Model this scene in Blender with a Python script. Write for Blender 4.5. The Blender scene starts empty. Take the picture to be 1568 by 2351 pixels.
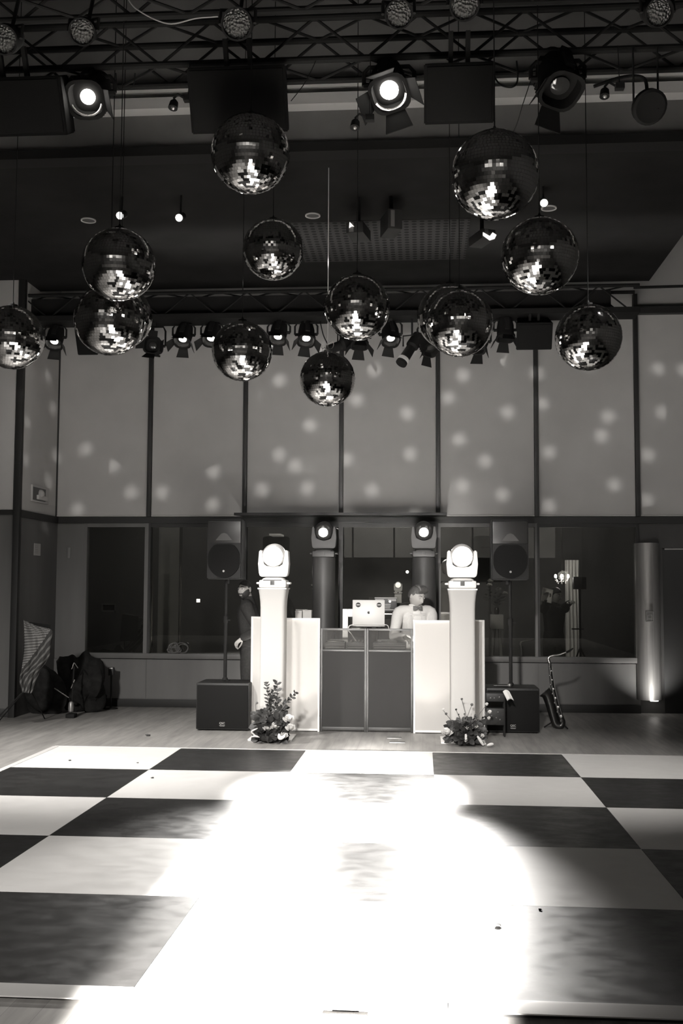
import bpy, bmesh, math, random
from mathutils import Vector, Matrix, Euler
random.seed(7)
scene = bpy.context.scene
COL = scene.collection
PI = math.pi
V = Vector

# ------------------------------------------------------------------ camera geometry
F_PX, PITCH, YAW, ROLL, CAM_H = 2424.3, .0724046, -.0766805, .00449035, 1.584
def _basis():
    c, s = math.cos(YAW), math.sin(YAW)
    xa, ya, za = V((c, -s, 0)), V((s, c, 0)), V((0, 0, 1))
    c, s = math.cos(PITCH), math.sin(PITCH)
    fw = ya*c + za*s; up = -ya*s + za*c
    c, s = math.cos(ROLL), math.sin(ROLL)
    return fw, xa*c + up*s, -xa*s + up*c
FW, RT, UP = _basis()
EYE = V((0, 0, CAM_H))
def ray(px, py): return FW + RT*((px-784)/F_PX) + UP*((1175.5-py)/F_PX)
def at(px, py, Y):
    d = ray(px, py); return EYE + d*(Y/d.y)
def atz(px, py, z):
    d = ray(px, py); return EYE + d*((z-CAM_H)/d.z)
def pxm(Y): return Y/F_PX            # metres per pixel near distance Y

# ------------------------------------------------------------------ materials
def g(v, warm=1.0):                  # neutral, very slightly warm grey
    return (v, v*(1-.02*warm), v*(1-.045*warm), 1)
MATS = {}
def mat(name, v=.5, rough=.5, metal=0, spec=.5, emit=0, warm=1.0, coat=0, trans=0):
    if name in MATS: return MATS[name]
    m = bpy.data.materials.new(name); m.use_nodes = True
    b = m.node_tree.nodes['Principled BSDF']
    b.inputs['Base Color'].default_value = g(v, warm)
    b.inputs['Roughness'].default_value = rough
    b.inputs['Metallic'].default_value = metal
    b.inputs['Specular IOR Level'].default_value = spec
    if coat: b.inputs['Coat Weight'].default_value = coat
    if emit:
        b.inputs['Emission Color'].default_value = (1, .96, .9, 1)
        b.inputs['Emission Strength'].default_value = emit
    MATS[name] = m
    return m
def N(m, t, **kw):
    n = m.node_tree.nodes.new(t)
    for k, v in kw.items():
        if hasattr(n, k): setattr(n, k, v)
        else: n.inputs[k].default_value = v
    return n
def L(m, a, b): m.node_tree.links.new(a, b)
def bsdf(m): return m.node_tree.nodes['Principled BSDF']
def coords(m, kind='Object', scale=(1, 1, 1), rot=(0, 0, 0)):
    tc = N(m, 'ShaderNodeTexCoord'); mp = N(m, 'ShaderNodeMapping')
    mp.inputs['Scale'].default_value = scale; mp.inputs['Rotation'].default_value = rot
    L(m, tc.outputs[kind], mp.inputs['Vector']); return mp.outputs['Vector']
def ramp(m, fac, stops):
    r = N(m, 'ShaderNodeValToRGB'); el = r.color_ramp.elements
    while len(el) < len(stops): el.new(.5)
    for e, (p, v) in zip(el, stops):
        e.position = p; e.color = g(v) if not isinstance(v, tuple) else v
    L(m, fac, r.inputs['Fac']); return r.outputs['Color']
def noisy(name, lo, hi, scale=4, stretch=(1, 1, 1), rough=.6, detail=4, spec=.4, bump=0, metal=0, rlo=None, rhi=None):
    if name in MATS: return MATS[name]
    m = mat(name, hi, rough, metal, spec)
    n = N(m, 'ShaderNodeTexNoise'); n.inputs['Scale'].default_value = scale; n.inputs['Detail'].default_value = detail
    L(m, coords(m, 'Object', stretch), n.inputs['Vector'])
    L(m, ramp(m, n.outputs['Fac'], [(.3, lo), (.7, hi)]), bsdf(m).inputs['Base Color'])
    if bump:
        bp = N(m, 'ShaderNodeBump'); bp.inputs['Strength'].default_value = bump; bp.inputs['Distance'].default_value = .01
        L(m, n.outputs['Fac'], bp.inputs['Height']); L(m, bp.outputs['Normal'], bsdf(m).inputs['Normal'])
    if rlo is not None:
        mr = N(m, 'ShaderNodeMapRange'); mr.inputs['From Min'].default_value = .3; mr.inputs['From Max'].default_value = .7
        mr.inputs['To Min'].default_value = rlo; mr.inputs['To Max'].default_value = rhi
        L(m, n.outputs['Fac'], mr.inputs['Value']); L(m, mr.outputs['Result'], bsdf(m).inputs['Roughness'])
    return m

BLACK = mat('black_metal', .022, .45)
BLACKM = mat('black_matte', .013, .8, spec=.2)
BLACKP = noisy('black_plastic', .010, .016, 60, rough=.5, spec=.3)
GRILL = mat('black_grille', .009, .8, spec=.12)
CHROME = mat('chrome', .75, .15, 1)
ALU = mat('brushed_aluminium', .55, .38, .9)
WHITEP = mat('white_plastic', .78, .35)
WHITEC = mat('white_cable', .7, .5)
PAPER = mat('white_paper', .75, .8)
GREYP = mat('grey_plastic', .25, .5)
DARKP = mat('charcoal_plastic', .03, .5)
LENSOFF = mat('dark_lens', .05, .08, 0, .8)
BRASS = mat('brass', .55, .2, 1)

def scrim(name, v, tr):
    m = bpy.data.materials.new(name); m.use_nodes = True; nt = m.node_tree
    out = nt.nodes['Material Output']; nt.nodes.remove(nt.nodes['Principled BSDF'])
    d = N(m, 'ShaderNodeBsdfDiffuse'); d.inputs['Color'].default_value = g(v)
    t = N(m, 'ShaderNodeBsdfTranslucent'); t.inputs['Color'].default_value = g(v)
    mx = N(m, 'ShaderNodeMixShader'); mx.inputs['Fac'].default_value = tr
    L(m, d.outputs[0], mx.inputs[1]); L(m, t.outputs[0], mx.inputs[2]); L(m, mx.outputs[0], out.inputs['Surface'])
    return m
SCRIM = scrim('white_scrim', .84, .6)
LYCRA = scrim('white_lycra', .72, .45)

def glass_mat():
    m = bpy.data.materials.new('window_glass'); m.use_nodes = True; nt = m.node_tree
    out = nt.nodes['Material Output']; nt.nodes.remove(nt.nodes['Principled BSDF'])
    t = N(m, 'ShaderNodeBsdfTransparent'); t.inputs['Color'].default_value = (.8, .8, .78, 1)
    gl = N(m, 'ShaderNodeBsdfGlossy'); gl.inputs['Roughness'].default_value = .0; gl.inputs['Color'].default_value = (.95, .95, .93, 1)
    mx = N(m, 'ShaderNodeMixShader'); mx.inputs['Fac'].default_value = .16
    L(m, t.outputs[0], mx.inputs[1]); L(m, gl.outputs[0], mx.inputs[2]); L(m, mx.outputs[0], out.inputs['Surface'])
    return m
GLASS = glass_mat()
def net_mat():
    m = bpy.data.materials.new('black_mesh_scrim'); m.use_nodes = True; nt = m.node_tree
    out = nt.nodes['Material Output']; b = bsdf(m)
    b.inputs['Base Color'].default_value = g(.032); b.inputs['Roughness'].default_value = .9
    t = N(m, 'ShaderNodeBsdfTransparent'); mx = N(m, 'ShaderNodeMixShader'); mx.inputs['Fac'].default_value = .12
    L(m, b.outputs[0], mx.inputs[1]); L(m, t.outputs[0], mx.inputs[2]); L(m, mx.outputs[0], out.inputs['Surface'])
    return m
NET = net_mat()
def plexi_mat():
    m = bpy.data.materials.new('clear_panel'); m.use_nodes = True; nt = m.node_tree
    out = nt.nodes['Material Output']; nt.nodes.remove(nt.nodes['Principled BSDF'])
    t = N(m, 'ShaderNodeBsdfTransparent'); t.inputs['Color'].default_value = (.75, .75, .74, 1)
    d = N(m, 'ShaderNodeBsdfDiffuse'); d.inputs['Color'].default_value = g(.3)
    mx = N(m, 'ShaderNodeMixShader'); mx.inputs['Fac'].default_value = .12
    L(m, t.outputs[0], mx.inputs[1]); L(m, d.outputs[0], mx.inputs[2]); L(m, mx.outputs[0], out.inputs['Surface'])
    return m
PLEXI = plexi_mat()

# ------------------------------------------------------------------ mesh builder
def frame(d, upv=V((0, 0, 1))):
    d = V(d).normalized()
    if abs(d.dot(upv)) > .98: upv = V((0, 1, 0))
    x = d.cross(upv).normalized(); y = x.cross(d).normalized()
    return x, y, d
class MB:
    def __init__(s): s.bm = bmesh.new()
    def face(s, pts, mi=0):
        f = s.bm.faces.new([s.bm.verts.new(V(p)) for p in pts]); f.material_index = mi; return f
    def box(s, x0, x1, y0, y1, z0, z1, bev=0, M=None, mi=0):
        ps = [V((x, y, z)) for x in (x0, x1) for y in (y0, y1) for z in (z0, z1)]
        if M is not None: ps = [M @ p for p in ps]
        v = [s.bm.verts.new(p) for p in ps]
        fs = [s.bm.faces.new([v[i] for i in q]) for q in ((0, 1, 3, 2), (4, 6, 7, 5), (0, 4, 5, 1), (2, 3, 7, 6), (0, 2, 6, 4), (1, 5, 7, 3))]
        for f in fs: f.material_index = mi
        if bev:
            es = list({e for f in fs for e in f.edges})
            bmesh.ops.bevel(s.bm, geom=es, offset=bev, segments=2, affect='EDGES', profile=.6)
        return s
    def loft(s, rings, seg=16, cap=True, power=2, mi=0):
        """rings: (center, ax vector, ay vector)"""
        vs = []
        for c, ax, ay in rings:
            r = []
            for i in range(seg):
                t = 2*PI*i/seg; ct, st = math.cos(t), math.sin(t)
                if power != 2:
                    ct = math.copysign(abs(ct)**(2/power), ct); st = math.copysign(abs(st)**(2/power), st)
                r.append(s.bm.verts.new(V(c)+V(ax)*ct+V(ay)*st))
            vs.append(r)
        for a, b in zip(vs, vs[1:]):
            for i in range(seg):
                j = (i+1) % seg
                s.bm.faces.new((a[i], a[j], b[j], b[i])).material_index = mi
        if cap:
            s.bm.faces.new(list(reversed(vs[0]))).material_index = mi; s.bm.faces.new(vs[-1]).material_index = mi
        return s
    def cyl(s, p0, p1, r0, r1=None, seg=16, cap=True, mi=0):
        p0, p1 = V(p0), V(p1); r1 = r0 if r1 is None else r1
        x, y, d = frame(p1-p0)
        return s.loft([(p0, x*r0, y*r0), (p1, x*r1, y*r1)], seg, cap, mi=mi)
    def tube(s, pts, r, seg=8, cap=True, flat=1):
        pts = [V(p) for p in pts]; n = len(pts)
        rs = r if isinstance(r, (list, tuple)) else [r]*n
        rings = []; px = None
        for i, p in enumerate(pts):
            d = (pts[min(i+1, n-1)]-pts[max(i-1, 0)]).normalized()
            if px is None: x, y, _ = frame(d)
            else:
                x = (px - d*px.dot(d)).normalized(); y = d.cross(x) * -1
                y = x.cross(d).normalized()
            px = x
            rings.append((p, x*rs[i], y*rs[i]*flat))
        return s.loft(rings, seg, cap)
    def limb(s, pts, rs, seg=12, k=5):
        """smooth tapered limb with rounded ends"""
        P, R = spline(pts, rs, k)
        d0 = (P[0]-P[1]).normalized(); d1 = (P[-1]-P[-2]).normalized()
        P = [P[0]+d0*R[0]*.8, P[0]+d0*R[0]*.5]+P+[P[-1]+d1*R[-1]*.5, P[-1]+d1*R[-1]*.8]
        R = [R[0]*.5, R[0]*.85]+R+[R[-1]*.85, R[-1]*.5]
        return s.tube(P, R, seg)
    def lathe(s, prof, o=(0, 0, 0), ax=(0, 0, 1), seg=24, cap=True, mi=0):
        o = V(o); x, y, d = frame(ax)
        return s.loft([(o+d*z, x*max(r, 1e-4), y*max(r, 1e-4)) for r, z in prof], seg, cap, mi=mi)
    def sphere(s, c, r, u=20, v=12, M=None):
        r = V(r) if isinstance(r, (tuple, list, Vector)) else V((r, r, r))
        c = V(c); R3 = M or Matrix.Identity(3)
        rings = []
        for i in range(v+1):
            t = PI*i/v; rr = max(math.sin(t), 1e-3)
            rings.append((c+R3@V((0, 0, -math.cos(t)*r.z)), R3@V((r.x*rr, 0, 0)), R3@V((0, r.y*rr, 0))))
        return s.loft(rings, u)
    def prism(s, poly, o, ax, ay, dep, mi=0):
        o, ax, ay = V(o), V(ax), V(ay); dz = V(dep)
        a = [s.bm.verts.new(o+ax*x+ay*y) for x, y in poly]; b = [s.bm.verts.new(v.co+dz) for v in a]
        n = len(a)
        s.bm.faces.new(list(reversed(a))).material_index = mi; s.bm.faces.new(b).material_index = mi
        for i in range(n): s.bm.faces.new((a[i], a[(i+1) % n], b[(i+1) % n], b[i])).material_index = mi
        return s
    def grid(s, fn, nu, nv, closed=False):
        vs = [[s.bm.verts.new(V(fn(i/nu, j/nv))) for j in range(nv+1)] for i in range(nu+1)]
        for i in range(nu):
            for j in range(nv): s.bm.faces.new((vs[i][j], vs[i+1][j], vs[i+1][j+1], vs[i][j+1]))
        return s
    def leaf(s, p, d, n, l, w, fold=.25):
        p, d = V(p), V(d).normalized(); n = V(n); sd = d.cross(n)
        if sd.length < .05: sd = d.cross(V((1, 0, 0)))
        sd.normalize(); nn = sd.cross(d)
        rows = []
        for t, k in ((0, .12), (.25, .75), (.55, 1), (.82, .65), (1, .05)):
            c = p+d*(l*t)-nn*(l*.12*t*t)
            rows.append([s.bm.verts.new(c-sd*w*k*.5+nn*w*fold*k*.5), s.bm.verts.new(c), s.bm.verts.new(c+sd*w*k*.5+nn*w*fold*k*.5)])
        for a, b in zip(rows, rows[1:]):
            for i in range(2): s.bm.faces.new((a[i], a[i+1], b[i+1], b[i]))
        return s
    def build(s, name, m, parent=None, world=False, loc=None, smooth=True, recalc=True, ang=.6):
        bm = s.bm
        if recalc: bmesh.ops.recalc_face_normals(bm, faces=bm.faces)
        off = V((0, 0, 0))
        if world:
            q = parent
            while q: off += q.location; q = q.parent
        if loc is not None: off = V(loc)
        if off.length:
            for v in bm.verts: v.co -= off
        if smooth:
            for f in bm.faces: f.smooth = True
            for e in bm.edges:
                if len(e.link_faces) == 2 and e.calc_face_angle(0) > ang: e.smooth = False
        me = bpy.data.meshes.new(name); bm.to_mesh(me); bm.free()
        for mm in (m if isinstance(m, (list, tuple)) else [m]): me.materials.append(mm)
        o = bpy.data.objects.new(name, me); COL.objects.link(o)
        if parent: o.parent = parent
        elif loc is not None: o.location = loc
        return o
def spline(pts, rs, k=5):
    pts = [V(p) for p in pts]; n = len(pts); P, R = [], []
    for i in range(n-1):
        p0, p1, p2, p3 = pts[max(i-1, 0)], pts[i], pts[i+1], pts[min(i+2, n-1)]
        for j in range(k):
            t = j/k
            P.append(.5*((2*p1)+(p2-p0)*t+(2*p0-5*p1+4*p2-p3)*t*t+(3*p1-p0-3*p2+p3)*t**3))
            R.append(rs[i]*(1-t)+rs[i+1]*t)
    P.append(pts[-1]); R.append(rs[-1]); return P, R
def curve(pts, k=8): return spline(pts, [1]*len(pts), k)[0]

def tag(o, label, cat, group=None):
    o['label'] = label; o['category'] = cat
    if group: o['group'] = group
    return o
def thing(name, label, cat, loc=(0, 0, 0), rz=0, group=None):
    o = bpy.data.objects.new(name, None); COL.objects.link(o); o.empty_display_size = .1
    o.location = loc; o.rotation_euler = (0, 0, rz)
    return tag(o, label, cat, group)
def struct(o): o['kind'] = 'structure'; return o
def sub(o, label): o['label'] = label; return o
def copy_tree(o, parent=None):
    c = o.copy(); COL.objects.link(c)
    if parent: c.parent = parent
    for ch in list(o.children): copy_tree(ch, c)
    return c
def lamp(name, kind, loc, energy, target=None, color=(1, .968, .928), **kw):
    d = bpy.data.lights.new(name, kind); d.energy = energy; d.color = color
    for k, v in kw.items(): setattr(d, k, v)
    o = bpy.data.objects.new(name, d); COL.objects.link(o); o.location = loc
    if target is not None: o.rotation_euler = (V(target)-V(loc)).to_track_quat('-Z', 'Y').to_euler()
    return o
def text_mesh(name, body, m, parent, loc, rot, size, ext=.001):
    cu = bpy.data.curves.new(name, 'FONT'); cu.body = body; cu.size = size; cu.extrude = ext
    cu.align_x = 'CENTER'; cu.align_y = 'CENTER'
    t = bpy.data.objects.new(name+'_tmp', cu); COL.objects.link(t)
    dg = bpy.context.evaluated_depsgraph_get()
    me = bpy.data.meshes.new_from_object(t.evaluated_get(dg)); bpy.data.objects.remove(t)
    me.materials.clear(); me.materials.append(m); me.name = name
    o = bpy.data.objects.new(name, me); COL.objects.link(o); o.parent = parent
    o.location = loc; o.rotation_euler = rot; return o

#@@SETTING
WY = 14.0                                       # back wall
JY = 12.7                                       # jogged wall on the left
XJ = at(38, 1300, JY).x                         # corner post of the jog
XC = at(125, 1300, WY).x                        # corner of the back wall
Z_HEAD, Z_SHADE, Z_TOP = 2.45, 2.537, 5.18
Z_SILL, Z_SILL0 = .71, .64
Z_CLOUD = at(1490, 645, 13.2).z
X_CLOUD = at(1490, 645, 13.2).x

def wood_floor():
    m = mat('wood_floor', .3, .42, 0, .35)
    v = coords(m, 'Object', (1, 1, 1), (0, 0, PI/2))
    br = N(m, 'ShaderNodeTexBrick'); br.inputs['Scale'].default_value = 1
    br.inputs['Brick Width'].default_value = 1.6; br.inputs['Row Height'].default_value = .13; br.inputs['Mortar Size'].default_value = .002
    br.inputs['Color1'].default_value = g(.28); br.inputs['Color2'].default_value = g(.34); br.inputs['Mortar'].default_value = g(.23)
    br.offset = .37
    L(m, v, br.inputs['Vector'])
    n = N(m, 'ShaderNodeTexNoise'); n.inputs['Scale'].default_value = 3; n.inputs['Detail'].default_value = 6
    L(m, coords(m, 'Object', (6, .7, 1)), n.inputs['Vector'])
    mx = N(m, 'ShaderNodeMixRGB', blend_type='MULTIPLY'); mx.inputs[0].default_value = .75
    L(m, br.outputs['Color'], mx.inputs[1]); L(m, ramp(m, n.outputs['Fac'], [(.3, .55), (.7, 1.0)]), mx.inputs[2])
    L(m, mx.outputs[0], bsdf(m).inputs['Base Color'])
    return m
WOODF = wood_floor()
def rear_mat():
    m = mat('rear_reflect_blocks', .3, .8)  # light and dark blocks invented to vary the mirror ball reflections
    br = N(m, 'ShaderNodeTexBrick'); br.inputs['Scale'].default_value = 1; br.inputs['Brick Width'].default_value = 1.1; br.inputs['Row Height'].default_value = .9; br.inputs['Mortar Size'].default_value = .12
    br.inputs['Color1'].default_value = g(.05); br.inputs['Color2'].default_value = g(.75); br.inputs['Mortar'].default_value = g(.03)
    L(m, coords(m, 'Object', (1, 1, 1), (PI/2, 0, 0)), br.inputs['Vector']); L(m, br.outputs['Color'], bsdf(m).inputs['Base Color'])
    return m
SHADE = noisy('grey_shade_fabric', .40, .44, 2, rough=.9, spec=.1)
MULL = mat('dark_mullion', .02, .5, spec=.3)
WAIN = noisy('dark_wood_panel', .085, .125, 2.5, (1, 1, .15), rough=.5)
DARKW = noisy('dark_wall_paint', .05, .06, 3, rough=.8)
CEIL = noisy('black_ceiling', .026, .034, 3, rough=.9, spec=.1)
BULK = noisy('bulkhead_paint', .12, .15, 3, rough=.85, spec=.1)
LOBBY = noisy('lobby_paint', .10, .13, 2, rough=.8)

b = MB(); b.box(-9, 7, -7, 20, -.1, 0); struct(b.build('floor', WOODF))
# ceiling: high black deck, bulkhead and lowered black cloud
b = MB(); b.box(-9, 7, -7, 14.6, 6.9, 7.0); struct(b.build('ceiling', CEIL))
b = MB(); b.box(-9, X_CLOUD, 9.3, 13.2, Z_CLOUD, Z_CLOUD+.25)
b.box(-9, X_CLOUD, 9.15, 9.3, Z_CLOUD-.02, Z_CLOUD+.25)
struct(b.build('ceiling', noisy('black_ceiling_cloud', .019, .024, 3, rough=.95, spec=.05)))
b = MB(); b.box(-9, 7, 9.0, 9.15, Z_CLOUD+.06, 6.9); struct(b.build('wall_bulkhead', BULK))
b = MB(); z = at(1000, 195, 8.95).z
b.box(-9, 7, 8.90, 9.0, z-.01, z+.075); b.box(-9, 7, 8.885, 8.9, z+.025, z+.03)
struct(b.build('trim_1', mat('pale_rail', .88, .6)))
z = at(1000, 226, 8.95).z
b = MB(); b.box(-9, 7, 8.86, 9.0, z-.055, z+.045); struct(b.build('trim_2', mat('grey_rail', .5, .6)))
b = MB(); b.box(-9, 7, 8.95, 9.15, Z_CLOUD-.03, Z_CLOUD+.055); struct(b.build('trim_3', mat('soffit_edge', .018, .8, spec=.1)))
# back wall: plaster above the shades, header, wainscot
LIGHTW = noisy('pale_plaster', .36, .4, 2, rough=.9)
b = MB(); b.box(XC, 5.2, WY+.02, WY+.2, Z_SHADE, 6.9); struct(b.build('wall_back', LIGHTW))
b = MB(); b.box(-9, XJ, JY+.06, JY+.2, Z_SHADE, 6.9)
struct(b.build('wall_left', LIGHTW))
b = MB()
b.face([(XJ-.02, JY+.08, 0), (XC-.02, WY+.08, 0), (XC-.02, WY+.08, 6.9), (XJ-.02, JY+.08, 6.9)])
struct(b.build('wall_jog', LIGHTW))
b = MB(); b.box(5.2, 5.3, -7, 20, 0, 6.9); struct(b.build('wall_right', noisy('right_wall_paint', .07, .09, 2, rough=.9)))
b = MB(); b.box(-8.9, -8.8, -7, 13, 0, 6.9); struct(b.build('wall_far_left', DARKW))
b = MB(); b.box(-9, 7, -7.1, -7, 3.85, 6.9); struct(b.build('wall_rear_upper', rear_mat()))
b = MB(); b.box(-9, 7, -7.1, -7, 0, 3.85); struct(b.build('wall_rear', noisy('rear_wall_paint', .10, .16, 1.2, rough=.9)))
# header band between the shades and the glass
b = MB(); b.box(XC, 5.2, WY-.03, WY+.1, Z_HEAD, Z_SHADE); struct(b.build('trim_4', MULL))
b = MB(); b.box(-9, XJ, JY-.03, JY+.1, Z_HEAD+.03, Z_SHADE); struct(b.build('trim_5', MULL))
def wall_strip(z0, z1, t, m, name, d=0):        # strip following the jog wall
    b = MB(); n = V((WY-JY, -(XC-XJ), 0)).normalized()
    p0, p1 = V((XJ, JY, 0))+n*d, V((XC, WY, 0))+n*d
    b.prism([(0, z0), (1, z0), (1, z1), (0, z1)], p0, p1-p0, (0, 0, 1), n*t)
    return struct(b.build(name, m))
wall_strip(Z_HEAD, Z_SHADE, .05, MULL, 'trim_6')
wall_strip(0, Z_HEAD, .03, WAIN, 'wall_jog_lower')
b = MB(); b.box(-9, XJ, JY-.0, JY+.1, 0, Z_HEAD+.03); struct(b.build('wall_left_lower', WAIN))
# wainscot, sill
xs_px = [125, 343, 562, 783, 1006, 1232, 1464, 1700]
MX = [at(x, 1187, WY).x for x in xs_px]
b = MB()
x190 = at(192, 1300, WY).x
b.box(XC, x190, WY, WY+.1, 0, Z_HEAD)
for x0, x1 in zip(MX, MX[1:-1]):
    b.box(x0+.006, x1-.006, WY-.012, WY+.1, .11, Z_SILL0-.012)
b.box(XC, MX[-2], WY, WY+.1, .0, Z_SILL0-.01)
struct(b.build('wall_back_lower', WAIN))
b = MB(); b.box(x190, MX[-2], WY-.05, WY+.1, Z_SILL0, Z_SILL, .006); struct(b.build('trim_7', WAIN))
b = MB(); b.box(XC, MX[-2], WY-.035, WY, 0, .1, .004); struct(b.build('baseboard_back', MULL))
b = MB(); b.box(-9, XJ, JY-.02, JY, 0, .1, .004); struct(b.build('baseboard_left', MULL))
# mullions of the shades
tn = 8
for i, x in enumerate(MX[:-1]):
    w = .042 if i == 0 else .027
    b = MB(); b.box(x-w, x+w, WY-.07, WY+.02, Z_SHADE, Z_TOP+.3, .004); struct(b.build('trim_%d' % tn, MULL)); tn += 1
b = MB(); b.box(XJ-.04, XJ+.04, JY-.06, JY+.02, 0, 6.2, .004); struct(b.build('trim_%d' % tn, MULL)); tn += 1
# roller shades
NAMES = ['pale grey roller shade beside the left corner post, third shade from the left', 'grey roller shade with the most dotted light, left of the round-topped ledge',
         'grey roller shade above the left end of the dark ledge', 'grey roller shade above the dark ledge, behind the ball on the white string',
         'grey roller shade left of the mullion carrying the small black speaker', 'grey roller shade below the lowest ball on the right',
         'grey roller shade cut by the right edge of the photo']
for i, (x0, x1) in enumerate(zip(MX, MX[1:])):
    w = .03
    b = MB(); b.box(x0+w, min(x1, 5.1)-w, WY-.02, WY+.0, Z_SHADE+.004, Z_TOP+.1)
    t = tag(b.build('roller_shade', SHADE), NAMES[i], 'shade', 'roller shades over the tall windows')
    b = MB(); b.cyl((x0+w, WY-.02, Z_SHADE+.015), (min(x1, 5.1)-w, WY-.02, Z_SHADE+.015), .011, seg=8)
    b.build('hem_bar', SHADE, t)
b = MB(); n_ = V((WY-JY, -(XC-XJ), 0)).normalized()
p0, p1 = V((XJ, JY, 0)), V((XC, WY, 0))
b.prism([(.05, Z_SHADE+.004), (.95, Z_SHADE+.004), (.95, Z_TOP+.3), (.05, Z_TOP+.3)], p0, p1-p0, (0, 0, 1), n_*.02)
tag(b.build('roller_shade', SHADE), 'narrow grey roller shade on the angled wall with the alarm strobe', 'shade', 'roller shades over the tall windows')
b = MB(); b.box(-8, XJ-.06, JY-.02, JY, Z_SHADE+.004, Z_TOP+.3)
tag(b.build('roller_shade', SHADE), 'grey roller shade at the far left edge below the cut-off mirror ball', 'shade', 'roller shades over the tall windows')
# head box above shades on the right, pipes and pelmet
za, zb = at(1500, 716, WY-.1).z, at(1500, 706, WY-.1).z
b = MB(); b.box(MX[-2]-.02, 5.2, WY-.12, WY, za-.02, zb+.01); struct(b.build('trim_%d' % tn, MULL)); tn += 1
# lower windows: frame and glass
wx = [x190]+MX[1:-1]
for i, (x0, x1) in enumerate(zip(wx, wx[1:])):
    f = MB(); w = .03 if i else .05
    f.box(x0-.001 if i == 0 else x0-.0, x0+w, WY-.03, WY+.08, Z_SILL, Z_HEAD); f.box(x1-w, x1, WY-.03, WY+.08, Z_SILL, Z_HEAD)
    f.box(x0+w, x1-w, WY-.02, WY+.06, Z_HEAD-.05, Z_HEAD)
    fo = struct(f.build('window_%d' % (i+1), WAIN if i in (0, 4) else MULL))
    q = MB(); q.box(x0+w, x1-w, WY+.02, WY+.026, Z_SILL, Z_HEAD-.05); q.build('pane', GLASS, fo)
# ledge above the middle windows
xl, xr = at(537, 1182, 13.62).x, at(1026, 1182, 13.62).x
zl = at(700, 1183, 13.62).z
b = MB(); b.prism([(xl, 13.62), (xr, 13.62), (xr, WY-.03), (xl+.1, WY-.03)], (0, 0, zl), (1, 0, 0), (0, 1, 0), (0, 0, .035))
struct(b.build('trim_%d' % tn, MULL)); tn += 1
# right: dark door and lobby
xd = at(1522, 1300, WY).x
b = MB(); b.box(MX[-2], 5.2, WY, WY+.1, at(1530, 1258, WY).z, Z_HEAD); struct(b.build('wall_back_door_head', DARKW))
b = MB(); b.box(xd, 5.2, WY+.03, WY+.09, 0, at(1530, 1258, WY).z, .003)
d = struct(b.build('door_1', mat('dark_door', .012, .5)))
b = MB(); b.box(xd+.03, 5.1, WY+.01, WY+.03, at(1530, 1262, WY).z, at(1530, 1259, WY).z); b.build('door_top_strip', ALU, d)
b = MB(); b.box(MX[-2], xd, WY+.02, WY+.1, 0, at(1530, 1258, WY).z); struct(b.build('wall_back_pier', DARKW))
# lobby beyond the glass
LY = 18.0
b = MB(); b.box(-9, 5.2, LY, LY+.1, 0, 4); struct(b.build('wall_lobby', mat('lobby_dark', .08, .8)))
b = MB(); b.box(-9, 5.2, WY+.12, LY, 3.2, 3.3); struct(b.build('ceiling_lobby', CEIL))
xa_, xb_ = at(788, 1240, 17).x, at(1276, 1240, 17).x
za_ = at(900, 1280, 17).z
segs = [xa_]+[at(x, 1240, 17).x for x in (810, 905, 1008, 1085)]+[xb_]
b = MB()
for x0, x1 in zip(segs, segs[1:]): b.box(x0+.015, x1-.015, 16.98, 17.05, za_, 3.2)
struct(b.build('wall_lobby_soffit', LOBBY))
xp0, xp1 = at(364, 1300, 15).x, at(411, 1300, 15).x
b = MB(); b.box(xp0, xp1, 15, 15.2, 0, 3.2); struct(b.build('wall_lobby_pier', noisy('pier_paint', .2, .24, 2, rough=.8)))

# ------------------------------------------------------------------ dance floor
DX, DY0, T = -3.566, 10.28, 1.22
DZ = .025
def tile_mat(name, lo, hi, r0, r1, spec):
    m = noisy(name, lo, hi, 1.2, (1, 1, 1), detail=5, spec=spec)
    n = N(m, 'ShaderNodeTexNoise'); n.inputs['Scale'].default_value = 7; n.inputs['Detail'].default_value = 5; n.inputs['Roughness'].default_value = .6
    L(m, coords(m, 'Object', (1, 1.4, 1)), n.inputs['Vector'])
    mr = N(m, 'ShaderNodeMapRange'); mr.inputs['From Min'].default_value = .35; mr.inputs['From Max'].default_value = .65
    mr.inputs['To Min'].default_value = r0; mr.inputs['To Max'].default_value = r1
    L(m, n.outputs['Fac'], mr.inputs['Value']); L(m, mr.outputs['Result'], bsdf(m).inputs['Roughness'])
    return m
TB = tile_mat('black_dance_tile', .015, .019, .32, .45, .32)
TW = tile_mat('white_dance_tile', .60, .64, .36, .48, .5)
df = thing('dance_floor', 'large black and white checkered dance floor filling the foreground', 'dance floor', (DX+2.5*T, DY0-2.5*T, 0))
b = MB()
for c in range(0, 7):
    for r in range(5):
        x0, x1, y1, y0 = DX+c*T, DX+(c+1)*T, DY0-r*T, DY0-(r+1)*T
        e = .0015
        b.box(x0+e, x1-e, y0+e, y1-e, .004, DZ, mi=(c+r) % 2)
b.box(DX, DX+7*T, DY0-5*T, DY0, 0.001, DZ-.003, mi=1)
b.build('tile_deck', [TW, TB], df, world=True)
EDGE = mat('white_edge_trim', .62, .4)
def edge(name, pts, ax, m):
    """wedge profile swept from pts[0] to pts[1]; ax points outwards"""
    b = MB(); p, q = V(pts[0]), V(pts[1]); ax = V(ax)
    prof = [(0, .012), (0, DZ+.001), (.022, DZ+.001), (.105, .017), (.105, .012)]
    b.prism(prof, p, ax, (0, 0, 1), q-p)
    return b.build(name, m, df, world=True)
yN = DY0-5*T
xj0, xj1 = DX+2*T, DX+3*T
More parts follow.
